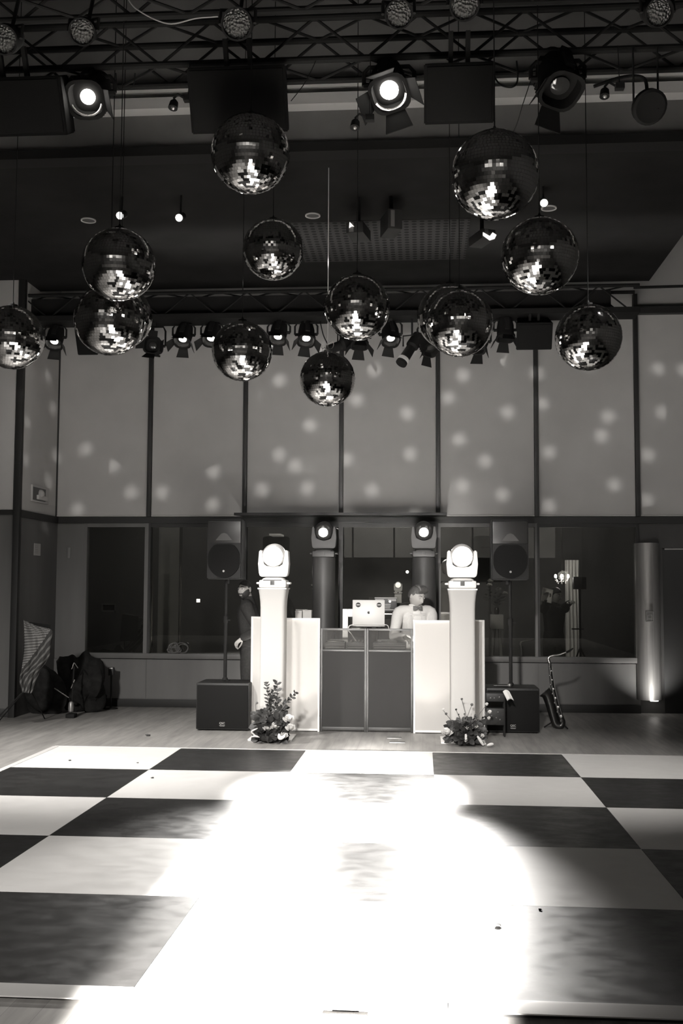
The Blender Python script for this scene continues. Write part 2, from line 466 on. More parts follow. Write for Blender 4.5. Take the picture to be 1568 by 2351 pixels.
for x0, x1 in ((DX, xj0), (xj0, xj1-.002), (xj1, DX+4*T-.002), (DX+4*T, DX+7*T)):
    edge('edge_ramp', ((x0+.002, yN, 0), (x1, yN, 0)), (0, -1, 0), mat('silver_edge_trim', .5, .35, .3))
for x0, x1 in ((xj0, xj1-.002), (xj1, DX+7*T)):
    b = MB(); b.box(x0+.004, x1-.004, yN-.098, yN-.004, .0, .0125); b.build('ramp_gap_shade', mat('gap_shade_black', .012, .9), df, world=True)  # dark strip painted for the shade in the gap beneath the ramp
b = MB(); b.box(DX-.05, DX+7*T, DY0, DY0+.035, 0.001, DZ+.002, .003); b.build('edge_ramp', EDGE, df, world=True)
b = MB(); b.box(DX-.06, DX, DY0-5*T, DY0, 0.001, DZ+.002, .003); b.build('edge_ramp', EDGE, df, world=True)
# small clip lying below the ramp
p = atz(789, 2341, 0)
b = MB(); b.box(p.x-.085, p.x+.085, p.y-.02, p.y+.02, 0, .012, .003); b.box(p.x-.05, p.x+.05, p.y+.0, p.y+.012, .012, .016, .001)
tag(b.build('floor_clip', ALU), 'small flat metal clip lying on the floor in front of the ramp edge', 'clip')

#@@END_SETTING
#@@RIG
# ------------------------------------------------------------------ mirror balls
MIRROR = mat('mirror_tile', .82, .03, 1, warm=.4)
def ball_mesh(seed, R=.25):
    rnd = random.Random(seed); bm = bmesh.new(); rows = 39
    for i in range(rows):
        t0, t1 = PI*i/rows, PI*(i+1)/rows
        tm = (t0+t1)/2; n = max(4, int(round(2*PI*R*math.sin(tm)/.0205))); off = rnd.random()*6.28*0
        for k in range(n):
            a0, a1 = off+2*PI*k/n, off+2*PI*(k+1)/n; am = (a0+a1)/2
            nrm = V((math.sin(tm)*math.cos(am), math.sin(tm)*math.sin(am), math.cos(tm)))
            tx = V((-math.sin(am), math.cos(am), 0)); ty = nrm.cross(tx)
            hw = R*math.sin(tm)*PI/n*.965; hh = R*PI/rows/2*.965
            j = .013
            e = (tx*rnd.gauss(0, j)+ty*rnd.gauss(0, j)); c = nrm*R
            vs = [bm.verts.new(c+tx*(sx*hw)+ty*(sy*hh)+nrm*(-(e.dot(tx)*sx*hw+e.dot(ty)*sy*hh))) for sx, sy in ((-1, -1), (1, -1), (1, 1), (-1, 1))]
            f = bm.faces.new(vs)
            if f.normal.dot(nrm) < 0 : pass
            f.normal_update()
            if f.normal.dot(nrm) < 0: f.normal_flip()
    me = bpy.data.meshes.new('mirror_tiles'); bm.to_mesh(me); bm.free(); me.materials.append(MIRROR); return me
BALLM = [ball_mesh(s) for s in range(4)]
b = MB(); b.sphere((0, 0, 0), .2465, 40, 24); CORE = b.build('core_tmp', mat('ball_core', .03, .6)).data
bpy.data.objects.remove(bpy.data.objects['core_tmp'])
BALLS = [
 (575, 353, 94, 'large mirror ball at upper left, in front of the wide black flown speaker'),
 (1136, 402, 103, 'largest mirror ball, upper right, below the square black flown speaker'),
 (273, 608, 87, 'mirror ball at left whose lower edge overlaps the ball beneath it'),
 (252, 735, 84, 'mirror ball at left partly covered at its top by the ball above'),
 (276, 728, 75, 'mirror ball at left almost fully hidden behind two others, right rim showing'),
 (627, 573, 72, 'mirror ball at upper centre hanging alone beside the ceiling downlight ring'),
 (820, 706, 77, 'mirror ball in the middle, above and right of the ball on the white string'),
 (1055, 742, 78, 'front mirror ball of the overlapping pair right of centre'),
 (1033, 727, 76, 'rear mirror ball of the overlapping pair right of centre, left rim showing'),
 (1239, 588, 89, 'mirror ball at right, just below the largest one'),
 (1351, 775, 76, 'lowest mirror ball on the right, beside the small black flown speaker'),
 (752, 870, 64.5, 'smallest and lowest mirror ball, hung on a white string'),
 (556, 806, 71, 'mirror ball left of the lowest one, in front of a dark mullion'),
 (28, 775, 76, 'mirror ball cut off by the left edge of the photo'),
]
for i, (px, py, rr, lab) in enumerate(BALLS):
    D = F_PX*.25/rr
    D = {2: 6.85, 3: 7.42, 4: 8.0, 7: 7.75, 8: 8.35}.get(i, D)
    p = at(px, py, D); s = rr*D/F_PX/.25
    t = thing('mirror_ball', lab, 'mirror ball', p, random.random()*6.28, 'mirror balls over the dance floor')
    o = bpy.data.objects.new('mirror_tiles', BALLM[i % 4]); COL.objects.link(o); o.parent = t; o.scale = (s, s, s)
    o2 = bpy.data.objects.new('core', CORE); COL.objects.link(o2); o2.parent = o
    m = WHITEC if i == 11 else BLACKM
    b = MB(); b.lathe([(.035*s, .235*s), (.035*s, .262*s), (.012*s, .268*s), (.006, .285*s)], seg=16); b.build('cap', ALU if i == 11 else BLACKM, t)
    top = (6.9 if p.y < 8.9 else Z_CLOUD)-p.z
    b = MB(); b.cyl((0, 0, .27*s), (0, 0, top), .0045 if i == 11 else .0035, seg=6); b.build('hanging_cable', m, t)
    if i == 11:
        b = MB()
        b.tube([V((.03*math.cos(a)*1.0+.03, 0, .315+.03*math.sin(a)*1.2+.01*math.cos(a))) for a in [k*PI/8 for k in range(17)]], .004, 6)
        b.tube([V((-.05+.012*math.cos(a), 0, .285+.012*math.sin(a))) for a in [k*PI/6 for k in range(13)]], .0035, 6)
        b.tube([(0, 0, .27), (-.03, 0, .28), (-.04, 0, .29)], .003, 6)
        b.build('string_knot', WHITEC, t)

# ------------------------------------------------------------------ trusses
def truss(name, label, x0, x1, y, z, w=.3, h=.3, r=.024, step=.36, cat='truss'):
    t = thing(name, label, cat, (x0, y, z))
    L_ = x1-x0
    for dy in (0, w):
        for dz in (0, h):
            b = MB(); b.cyl((0, dy, dz), (L_, dy, dz), r, seg=10); b.build('chord', BLACKM, t)
    b = MB(); k = 0; n = int(L_/step)
    for k in range(n):
        a, c = k*step, (k+1)*step; up = k % 2
        for dy in (0, w): b.cyl((a, dy, 0 if up else h), (c, dy, h if up else 0), .010, seg=6)
        for dz in (0, h): b.cyl((a, 0 if up else w, dz), (c, w if up else 0, dz), .010, seg=6)
    b.build('lacing', BLACKM, t)
    return t
truss('lighting_truss', 'black box truss across the top carrying the two lit fresnel lamps', -6.5, 5, 7.0, 5.22)
truss('lighting_truss', 'black box truss nearest the top edge carrying the round par cans', -6.5, 5, 6.0, 5.18)
zt = at(700, 735, 12.95).z
xt = at(1463, 700, 12.95).x
t = truss('lighting_truss', 'black box truss in front of the shades carrying the row of small fresnels', -6.5, xt, 12.8, zt+.03, .3, .30, .022)
b = MB(); b.box(0, 8.8, .1, .12, -.02, .28); b.build('black_drape', BLACKM, t)
b = MB(); b.box(0, xt+6.5, -.03, .33, -.035, .03); b.build('mounting_rail', BLACKM, t)
b = MB(); b.cyl((xt-.05, 12.9, zt+.33), (5.2, 12.9, zt+.36), .018, seg=8); tag(b.build('black_pipe', BLACKM), 'upper thin black pipe running from the far truss to the right', 'pipe')
b = MB(); b.cyl((xt-.05, 12.9, zt+.09), (5.2, 12.9, zt+.10), .012, seg=8); tag(b.build('black_pipe', BLACKM), 'lower thin black pipe running from the far truss to the right', 'pipe')

# ------------------------------------------------------------------ stage lamps
LAMP_LENS = mat('lit_lens', .9, .2, emit=14)
LAMP_RIM = mat('chrome_rim', .7, .2, 1)
def rot_to(d):                       # local -Z axis points along d
    return V(d).to_track_quat('-Z', 'Y').to_matrix()
def fresnel(loc, aim, s, label, lit=True, doors=(1, 1, 1, 1), group=None, zclamp=None, roll=0, name='fresnel_lamp', lens_r=.055, power=0, angle=60, doorang=.55):
    t = thing(name, label, 'stage light', loc, 0, group)
    R = (rot_to(aim) @ Matrix.Rotation(roll, 3, 'Z')).to_4x4() @ Matrix.Scale(s, 4)
    def add(nm, b, m, par=None):
        bmesh.ops.transform(b.bm, matrix=R, verts=b.bm.verts)
        return b.build(nm, m, par or t)
    b = MB()
    b.loft([(V((0, 0, z)), V((x, 0, 0)), V((0, y, 0))) for z, x, y in ((.2, .05, .05), (.17, .085, .085), (.05, .105, .11), (-.08, .105, .11), (-.10, .12, .12), (-.13, .12, .12), (-.13, .1, .1), (-.06, .09, .09))], 20, True, 3)
    b.box(-.03, .03, .09, .13, -.05, .12, .005)
    for k in range(5): b.box(-.07, .07, -.125, -.1, -.04+.035*k, -.025+.035*k)
    h = add('housing', b, BLACKM)
    b = MB(); b.lathe([(.001, -.088), (lens_r*.6, -.086), (lens_r, -.075), (lens_r, -.062)], seg=20)
    l = add('lens', b, LAMP_LENS if lit else LENSOFF)
    if lit:
        sub(l, 'glowing white lens')
        b = MB(); b.tube([V((.098*math.cos(a), .098*math.sin(a), -.118)) for a in [PI+.3+k*(PI-.6)/12 for k in range(13)]], .007, 6)
        add('rim_ring', b, LAMP_RIM)
    for k in range(4):
        if not doors[k]: continue
        a = k*PI/2; c, sn = math.cos(a), math.sin(a); ex, ey = V((c, sn, 0)), V((-sn, c, 0))
        o = ex*.115+V((0, 0, -.13)); out = (ex*math.sin(doorang)+V((0, 0, -math.cos(doorang))))
        b = MB(); b.prism([(-.06, 0), (.06, 0), (.085, .12), (-.085, .12)], o, ey, out, ex*.004)
        add('barn_door', b, BLACKM)
    ztop = (zclamp-loc[2]) if zclamp else .36*s
    b = MB(); hw = .15*s
    pts = [(-hw, 0, 0), (-hw, 0, min(.2*s, ztop-.08)), (-hw*.8, 0, min(.26*s, ztop-.04)), (hw*.8, 0, min(.26*s, ztop-.04)), (hw, 0, min(.2*s, ztop-.08)), (hw, 0, 0)]
    b.tube(pts, .013*s, 8); b.cyl((-hw, 0, 0), (-hw*.7, 0, 0), .02*s, seg=8); b.cyl((hw, 0, 0), (hw*.7, 0, 0), .02*s, seg=8)
    b.build('yoke', BLACKM, t)
    b = MB(); b.cyl((0, 0, min(.26*s, ztop-.04)), (0, 0, ztop), .02*s, seg=8); b.box(-.03*s, .03*s, -.03*s, .03*s, ztop-.05, ztop+.02, .004)
    b.build('clamp', BLACKM, t)
    if power:
        lo = V(loc)+V(aim).normalized()*(.15*s)
        lamp(name+'_beam', 'SPOT', lo, power, lo+V(aim), spot_size=math.radians(angle), spot_blend=.6, shadow_soft_size=.03)
    return t
zt1 = 5.2
def big(px, py, Y, aim, lab, **k): return fresnel(tuple(at(px, py, Y+.07)), aim, k.pop('s', 1.15), lab, zclamp=zt1, **k)
big(208, 214, 6.95, (.0, -.8, -.75), 'large lit fresnel lamp at upper left beside the flown speaker at the edge', doors=(1, 0, 1, 0), lens_r=.045)
big(893, 196, 6.95, (.05, -.75, -.85), 'large lit fresnel lamp at upper centre with open barn doors', roll=-.35, lens_r=.055)
big(1280, 180, 6.95, (.12, -.6, -1), 'large unlit fresnel lamp at upper right with a side box', lit=False, doors=(1, 0, 0, 1), s=1.2, roll=.3)
far = [(127, 775, (0, -.55, -.9), True, 'lit small fresnel beside the cut-off mirror ball at left', (1, 1, 1, 1)),
 (354, 795, (0, -1, -.1), False, 'unlit small fresnel hanging low and facing forward at left', (1, 1, 1, 1)),
 (422, 770, (-.1, -.55, -.9), True, 'lit small fresnel, first lit one right of the forward-facing unlit lamp', (1, 1, 1, 1)),
 (487, 768, (-.1, -.55, -.9), True, 'lit small fresnel half hidden by the ball in front of the mullion', (1, 1, 1, 0)),
 (640, 764, (-.1, -.55, -.9), True, 'lit small fresnel just right of the ball in front of the mullion', (0, 1, 1, 1)),
 (703, 768, (.08, -.55, -.9), True, 'lit small fresnel just left of the white string', (1, 0, 1, 1)),
 (826, 775, (0, -.35, -1), False, 'small fresnel peeking out under the middle mirror ball', (1, 1, 1, 1)),
 (896, 768, (.12, -.55, -.9), True, 'lit small fresnel at the right rim of the middle mirror ball', (1, 1, 0, 1)),
 (1100, 785, (-.25, -.5, -.6), False, 'unlit small fresnel at the right rim of the overlapping ball pair', (1, 1, 1, 1)),
 (1160, 758, (0, -.3, -1), False, 'unlit small fresnel left of the small black flown speaker', (1, 1, 1, 1)),
 (985, 790, (.3, -.5, -.9), False, 'small fresnel mostly hidden behind the left rim of the overlapping ball pair', (1, 0, 0, 1))]
for px, py, aim, lit, lab, drs in far:
    fresnel(tuple(at(px, py, 12.95)), aim, .95, lab, lit, drs, 'small fresnels on the far truss', zclamp=zt, lens_r=.05, roll=.15)
# ellipsoidal spot with torn white label
p = at(946, 795, 12.95); t = thing('profile_spotlight', 'long black profile spotlight with white label, tilted down left of the ball pair', 'stage light', p)
d = V((-.42, -.35, -.75)).normalized(); x, y, _ = frame(d)
b = MB(); b.lathe([(.05, -.2), (.075, -.18), (.08, 0), (.06, .03), (.065, .2), (.07, .22), (.07, .30), (.06, .30)], ax=d, seg=18); b.build('barrel', BLACKM, t)
b = MB(); b.lathe([(.0715, .215), (.0735, .22), (.0735, .262), (.0715, .265)], ax=d, seg=18, cap=False); b.build('label_band', PAPER, t)
b = MB(); b.tube([(-.11, 0, -.0), (-.11, 0, .13), (.09, 0, .15), (.09, 0, 0)], .01, 8); b.cyl((0, 0, .15), (0, 0, zt-p.z), .012, seg=8); b.build('yoke', BLACKM, t)
p = at(790, 790, 12.95); t = thing('profile_spotlight', 'dark profile spotlight seen side-on between the white string and middle ball', 'stage light', p)
d = V((-.75, -.3, -.35)).normalized()
b = MB(); b.lathe([(.05, -.2), (.08, -.16), (.085, .02), (.06, .05), (.06, .2), (.065, .22)], ax=d, seg=18); b.build('barrel', BLACKM, t)
b = MB(); b.tube([(-.08, 0, 0), (-.08, 0, .13), (.09, 0, .14), (.09, 0, 0)], .01, 8); b.cyl((0, 0, .14), (0, 0, zt-p.z), .012, seg=8); b.build('yoke', BLACKM, t)

# par cans
def par_lens():
    m = mat('dimpled_par_lens', .14, .25, 0, .8)
    v = N(m, 'ShaderNodeTexVoronoi'); v.inputs['Scale'].default_value = 70
    L(m, coords(m), v.inputs['Vector'])
    bp = N(m, 'ShaderNodeBump'); bp.inputs['Strength'].default_value = 1; bp.inputs['Distance'].default_value = .02
    L(m, v.outputs['Distance'], bp.inputs['Height']); L(m, bp.outputs['Normal'], bsdf(m).inputs['Normal'])
    return m
PARL = par_lens()
pars = [(190, 72, 29, (.12, -.8, -.55), 'par can with a bright glint on its lens rim, second from left along the top'),
 (545, 55, 34, (0, -.85, -.5), 'par can with dimpled lens left of centre along the top'),
 (915, 32, 30, (.1, -.85, -.55), 'par can along the top, left one of the central pair'),
 (1067, 12, 32, (-.1, -.85, -.5), 'par can along the top, right one of the central pair'),
 (1510, 28, 30, (.1, -.85, -.55), 'dim par can in the upper right corner'),
 (12, 90, 32, (0, -.85, -.55), 'blurred par can cut by the left edge at the top')]
for px, py, rr, aim, lab in pars:
    p = at(px, py, 5.8); r = rr*5.8/F_PX; d = V(aim).normalized()
    t = thing('par_can', lab, 'stage light', p, 0, 'par cans on the nearest truss')
    b = MB(); b.lathe([(r*.55, -.2), (r*.9, -.14), (r*1.12, -.03), (r*1.12, .035), (r*1.0, .035), (r*1.0, .0)], ax=d, seg=24); b.build('can', BLACKM, t)
    b = MB(); b.lathe([(r*1.0, .006), (r*.7, .02), (r*.3, .026), (.001, .028)], ax=d, seg=24); b.build('lens', PARL, t)
    b = MB(); ztop = 5.16-p.z; b.tube([(-r*1.25, 0, 0), (-r*1.25, .02, r*1.2), (0, .1, r*1.7), (r*1.25, .02, r*1.2), (r*1.25, 0, 0)], .01, 8)
    b.cyl((0, .1, r*1.7), (0, .2, max(ztop+.02, r*1.7+.03)), .012, seg=8); b.build('yoke', BLACKM, t)

# flown speakers
def flown(px0, py0, px1, py1, Y, lab, ztop, depth=.28, taper=.03):
    a, c = at(px0, py0, Y), at(px1, py1, Y)
    cx, w, zb, zt_ = (a.x+c.x)/2, (c.x-a.x), min(a.z, c.z), max(a.z, c.z)
    t = thing('flown_speaker', lab, 'speaker', (cx, Y, zb), 0, 'flown speakers'); t.rotation_euler.x = .48
    h = zt_-zb
    b = MB(); b.prism([(-w/2, 0), (w/2, 0), (w/2-taper, depth), (-w/2+taper, depth)], (0, 0, 0), (1, 0, 0), (0, 1, 0), (0, 0, h)); bmesh.ops.bevel(b.bm, geom=list(b.bm.edges), offset=.008, segments=2, affect='EDGES')
    b.build('cabinet', mat('flown_black', .007, .7, spec=.12), t)
    b = MB(); b.box(-w/2+.02, w/2-.02, -.012, .003, .02, h-.02, .006); b.build('grille', GRILL, t)
    for sx in (-1, 1):
        b = MB(); b.box(sx*w*.12-.015, sx*w*.12+.015, .1, .14, h, ztop-zb+.05, .003); b.build('hanging_bracket', BLACKM, t)
    return t
flown(-70, 195, 155, 310, 6.88, 'black flown speaker with faint light dots, cut by the left edge', 5.2)
flown(442, 172, 663, 302, 6.88, 'wide black flown speaker behind the large upper left mirror ball', 5.2)
flown(973, 162, 1135, 282, 6.88, 'square black flown speaker above the largest mirror ball', 5.2)
flown(1184, 742, 1267, 803, 12.9, 'small black flown speaker in front of the shades at right', zt, .3)
flown(180, 745, 225, 815, 13.0, 'small black flown speaker mostly hidden behind the left pair of balls', zt, .3)

# scoop lamp with frame
p = at(1490, 245, 6.95); t = thing('scoop_lamp', 'round black scoop lamp hung between two thin bars at upper right', 'stage light', p)
b = MB(); b.lathe([(.04, .1), (.08, .08), (.115, .02), (.118, -.02), (.1, -.03), (.0, -.02)], ax=(-.2, .75, .6), seg=24); b.build('reflector', BLACKM, t)
b = MB()
for sx in (-.1, .06): b.cyl((sx, 0, -.02), (sx, 0, zt1-p.z), .007, seg=8)
b.build('hanger_bar', BLACKM, t)
b = MB(); b.tube(curve([(0, .05, .1), (-.02, .05, .22), (-.15, .06, .24), (-.35, .06, .18)]), .012, 8); b.build('power_cable', BLACKM, t)
# small clip lamps
for px, py, lab in ((398, 243, 'small black clip lamp with bright bulb beside the wide flown speaker'), (1388, 216, 'small black clip lamp at upper right left of the scoop lamp'), (815, 288, 'small dark clip lamp hanging on a thin wire at upper centre')):
    p = at(px, py, 6.9); t = thing('clip_lamp', lab, 'stage light', p, 0, 'small clip lamps')
    sg = 1
    b = MB(); b.lathe([(.012, .05), (.028, .03), (.033, -.02), (.03, -.02)], ax=(.1, .3, 1), seg=16); b.build('shade', BLACKM, t)
    b = MB(); b.sphere((0, -.01, -.02), .014, 10, 6); b.build('bulb', mat('clear_bulb', .7, .1, .6), t)
    b = MB(); b.box(.07, .13, -.02, .03, .03, .07, .004); b.tube([(.0, 0, .05), (.03, 0, .08), (.07, 0, .055)], .008, 8); b.build('junction_box', BLACKM, t)
    b = MB(); b.cyl((.1, .01, .07), (.1, .05, zt1+.02-p.z), .003, seg=6); b.build('hanging_wire', BLACKM, t)
# loose cables
def cable(pts, r, m, lab, Y):
    P = [at(px, py, Y+dy) for px, py, dy in pts]
    b = MB(); b.tube(curve(P), r, 6)
    tag(b.build('cable', m), lab, 'cable')
cable([(290, -10, 0), (315, 22, 0), (385, 54, 0), (450, 42, 0), (500, 38, .05)], .004, mat('pale_cable', .3, .5), 'pale cable sagging along the top left of centre', 5.6)
cable([(266, 168, 0), (270, 200, 0), (288, 206, 0), (306, 196, 0), (310, 168, 0)], .004, BLACKM, 'small black cable loop under the top truss at left', 6.98)
cable([(1130, 150, 0), (1135, 175, 0), (1150, 195, 0), (1175, 200, 0), (1188, 185, 0), (1186, 140, 0)], .006, BLACKM, 'black cable loop right of the square flown speaker', 6.98)
cable([(725, 140, 0), (700, 190, 0), (668, 232, .0)], .003, BLACKM, 'thin black wire slanting to the right side of the wide flown speaker', 6.98)
cable([(1225, 165, 0), (1200, 240, 0), (1180, 300, .3), (1140, 360, .6)], .003, BLACKM, 'thin black wire slanting down behind the largest mirror ball', 7.3)
cable([(735, 738, 0), (742, 768, 0), (752, 790, 0)], .008, BLACKM, 'black cable hanging left of the white string below the far truss', 12.9)

# ceiling fittings on the cloud
mat('reflector_glow', .9, .3, emit=1.2)  # emission put in for light caught on a bent reflector and a glint
RING = mat('downlight_ring', .7, .4)
for px, py, lab in ((718, 494, 'recessed downlight ring beside the upper centre mirror ball'), (1260, 477, 'recessed downlight ring between the two large right mirror balls'), (203, 505, 'recessed downlight ring above the left pair of mirror balls')):
    p = atz(px, py, Z_CLOUD); r = 18*p.y/F_PX
    t = thing('recessed_downlight', lab, 'downlight', (p.x, p.y, Z_CLOUD), 0, 'recessed downlights')
    b = MB(); b.lathe([(r, .0), (r, -.012), (r*.86, -.012), (r*.86, -.001)], seg=28, cap=False); b.build('trim_ring', RING, t)
    b = MB(); b.lathe([(r*.86, -.003), (.001, -.002)], seg=28, cap=False); b.build('reflector', mat('downlight_reflector', .06, .4), t)
TRK = mat('track_lens', .9, .3, emit=6)
for px, py, lab in ((275, 495, 'small lit track spot directly above the left mirror balls'), (411, 500, 'small lit track spot with a pale housing right of the left mirror balls'), (1249, 466, 'small lit track spot touching the right downlight ring')):
    p = at(px, py, 9.9); t = thing('track_spotlight', lab, 'stage light', p, 0, 'small lit track spots')
    b = MB(); b.lathe([(.04, .12), (.042, .0), (.036, .0)], ax=(.05, .8, .4), seg=16); b.build('housing', DARKP, t)
    b = MB(); b.lathe([(.035, -.002), (.02, -.01), (.001, -.012)], ax=(.05, .8, .4), seg=16); b.build('lens', TRK, t)
    b = MB(); b.cyl((0, .06, .03), (0, .08, Z_CLOUD-p.z), .01, seg=8); b.build('stem', BLACKM, t)
p = at(412, 530, 9.9); b = MB(); 
for px0, py0, px1, py1, Y, lab, ay in ((890, 478, 925, 526, 10.0, 'dark boxy ceiling projector with a paler side, right of the centre downlight ring', .3), (793, 508, 835, 535, 10.0, 'dark ceiling spotlight with a small white arrow-like glint', -.2), (1105, 525, 1140, 548, 9.9, 'dark ceiling spotlight with a bright bent reflector left of the right mirror ball', .4)):
    p = at((px0+px1)/2, (py0+py1)/2, Y); w = (px1-px0)*Y/F_PX; h = (py1-py0)*Y/F_PX
    t = thing('ceiling_projector', lab, 'stage light', p, ay, 'dark ceiling projectors')
    b = MB(); b.box(-w/2, w/2, 0, .3, -h/2, h/2, .01); b.build('housing', DARKP, t)
    b = MB(); b.box(-w*.32, -w*.05, -.006, 0, -h*.4, h*.42, .002); b.build('front_plate', mat('grey_plate', .16, .5), t)
    b = MB(); b.cyl((0, .15, h/2), (0, .15, Z_CLOUD-p.z), .02, seg=8); b.build('stem', BLACKM, t)
    if px0 == 1105:
        b = MB(); b.prism([(-.07, .01), (.0, -.02), (.03, .02), (.07, .0), (.05, -.04), (.0, -.06), (-.07, -.02)], (0, -.02, -.01), (1, 0, 0), (0, 0, 1), (0, .008, 0)); b.build('reflector', mat('reflector_glow', .9, .3, emit=1.2), t)
    if px0 == 793:
        b = MB(); b.prism([(-.05, -.01), (-.045, .05), (.0, .0), (-.025, .005)], (0, -.02, 0), (1, 0, 0), (0, 0, 1), (0, .006, 0)); b.build('reflector', mat('reflector_glow'), t)
# perforated panel in the cloud
m = mat('perforated_panel', .03, .8, spec=.1); v = N(m, 'ShaderNodeTexVoronoi'); v.inputs['Scale'].default_value = 12; v.inputs['Randomness'].default_value = 0
L(m, coords(m), v.inputs['Vector']); L(m, ramp(m, v.outputs['Distance'], [(.3, .01), (.36, .035)]), bsdf(m).inputs['Base Color'])
q0, q1 = atz(700, 600, Z_CLOUD), atz(1080, 500, Z_CLOUD)
b = MB(); b.box(q0.x, q1.x, q1.y, q0.y, Z_CLOUD-.012, Z_CLOUD-.001); struct(b.build('trim_30', m))
#@@END_RIG
#@@BOOTH
# ------------------------------------------------------------------ DJ facade
BY = 11.8
FRAMEW = mat('white_frame', .75, .4)
FRAMED = mat('dark_frame', .045, .45, .3)
def panel(name, label, p0, p1, z0, z1, fr, sc, cat='facade panel', inner=None, fw=.022, feet=True):
    """free-standing framed panel between two floor points"""
    p0, p1 = V((p0[0], p0[1], 0)), V((p1[0], p1[1], 0)); d = p1-p0; Lg = d.length
    t = thing(name, label, cat, p0, math.atan2(d.y, d.x))
    b = MB()
    for x in (0, Lg-fw): b.box(x, x+fw, -.012, .012, 0, z1, .003)
    b.build('side_post', fr, t)
    b = MB(); b.box(fw, Lg-fw, -.012, .012, z1-fw, z1, .003); b.build('top_rail', fr, t)
    b = MB(); b.box(fw, Lg-fw, -.012, .012, z0, z0+fw, .003); b.build('bottom_rail', fr, t)
    if inner is None: inner = z1-fw
    b = MB(); b.box(fw*.8, Lg-fw*.8, -.003, .003, z0+fw*.8, inner+.002); b.build('scrim', sc, t)
    return t
zTL = at(700, 1419, BY).z; zTR = at(1000, 1424, BY).z
xl0, xl1 = at(606, 1550, BY).x, at(735, 1550, BY).x
ql = at(577, 1550, 11.95)
xr0, xr1 = at(948, 1550, BY).x, at(1089, 1550, BY).x
qr = at(1111, 1550, 11.63)
panel('facade_panel', 'glowing white booth panel on the left, behind the left white pillar', (xl0+.004, BY), (xl1-.004, BY), .01, zTL, FRAMEW, SCRIM)
panel('facade_panel', 'narrow white booth return panel beside the left black subwoofer', (ql.x, ql.y), (xl0, BY+.02), .01, zTL+.01, FRAMEW, SCRIM)
panel('facade_panel', 'glowing white booth panel on the right with a bright oval of light inside', (xr0+.004, BY), (xr1-.004, BY), .01, zTR, FRAMEW, SCRIM)
panel('facade_panel', 'narrow white booth return panel at the right end, beside the black equipment stand', (xr1, BY+.01), (qr.x, qr.y), .01, zTR+.01, FRAMEW, SCRIM)
xm = at(841, 1550, BY).x
zc1 = at(841, 1443, BY).z; zc2 = at(841, 1492, BY).z
for x0, x1, lab in ((xl1+.002, xm-.001, 'dark mesh booth panel with clear top strip, left of the two under the laptop'), (xm+.001, xr0-.002, 'dark mesh booth panel with clear top strip, in front of the pale-suited man')):
    t = panel('facade_panel', lab, (x0, BY+.02), (x1, BY+.02), .02, zc1, FRAMED, NET, inner=zc2)
    w = x1-x0
    b = MB(); b.box(.022, w-.022, -.012, .012, zc2-.02, zc2, .003); b.build('middle_rail', FRAMED, t)
    b = MB(); b.box(.02, w-.02, -.002, .002, zc2, zc1-.02); b.build('clear_window', PLEXI, t)
    b = MB(); b.box(.022, w-.022, -.016, -.011, .02, .055, .002); b.build('kick_strip', FRAMED, t)
# uplights standing inside the white panels
for px, lab in ((985, 'small uplight on the floor behind the right white panel'), (690, 'small uplight on the floor behind the left white panel')):
    p = at(px, 1640, BY+.22); t = thing('uplight', lab, 'uplight', (p.x, BY+.24, 0), 0, 'uplights inside the booth')
    b = MB(); b.lathe([(.09, .0), (.1, .02), (.1, .14), (.085, .16)], seg=20); b.build('body', BLACKP, t)
    b = MB(); b.lathe([(.08, .161), (.001, .163)], seg=20, cap=False); b.build('lens', mat('uplight_lens', .9, .3, emit=8), t)

# ------------------------------------------------------------------ totems with moving heads
def head_unit(t, z, s, lens_m, body, tilt=0, glow=True):
    b = MB(); b.box(-.15*s, .15*s, -.13*s, .13*s, z, z+.085*s, .025*s)
    b.loft([(V((0, 0, z+h)), V((w, 0, 0)), V((0, .8*w, 0))) for h, w in ((.07*s, .135*s), (.10*s, .12*s), (.112*s, .09*s))], 20, True, 4)
    ba = b.build('base', body, t)
    b = MB(); b.box(-.022*s, .022*s, -.139*s, -.128*s, z+.03*s, z+.075*s, .001)
    b.box(-.10*s, .10*s, -.133*s, -.128*s, z+.078*s, z+.086*s, .001); b.build('display', DARKP, ba)
    for sx in (-1, 1):
        b = MB(); b.tube([(sx*.145*s, -.06*s, z+.05*s), (sx*.175*s, -.06*s, z+.05*s), (sx*.175*s, .06*s, z+.05*s), (sx*.145*s, .06*s, z+.05*s)], .011*s, 8); b.build('handle', body, ba)
    z0 = z+.12*s
    # yoke: U outline
    outer = [(-.158, .03), (-.14, 0), (.14, 0), (.158, .03), (.168, .14), (.158, .285), (.125, .29), (.118, .2), (.108, .13), (.07, .105), (-.07, .105), (-.108, .13), (-.118, .2), (-.125, .29), (-.158, .285), (-.168, .14)]
    b = MB(); b.prism([(x*s, y*s) for x, y in outer], (0, -.07*s, z0), (1, 0, 0), (0, 0, 1), (0, .14*s, 0)); bmesh.ops.bevel(b.bm, geom=[e for e in b.bm.edges], offset=.008*s, segments=2, affect='EDGES')
    b.build('yoke', body, t)
    hc = V((0, 0, z0+.235*s)); R = Matrix.Rotation(tilt, 3, 'X')
    ax = R@V((0, -1, 0))
    b = MB(); b.lathe([(.05*s, -.17*s), (.10*s, -.14*s), (.125*s, -.05*s), (.128*s, .03*s), (.118*s, .10*s), (.108*s, .115*s), (.108*s, .10*s)], o=hc, ax=ax, seg=28); b.build('head', body, t)
    b = MB(); b.lathe([(.108*s, .108*s), (.085*s, .128*s), (.045*s, .14*s), (.001, .144*s)], o=hc, ax=ax, seg=28, cap=False); l = b.build('lens', lens_m, t)
    return hc, ax
HEADLENS = mat('moving_head_lens', .9, .2, emit=9)
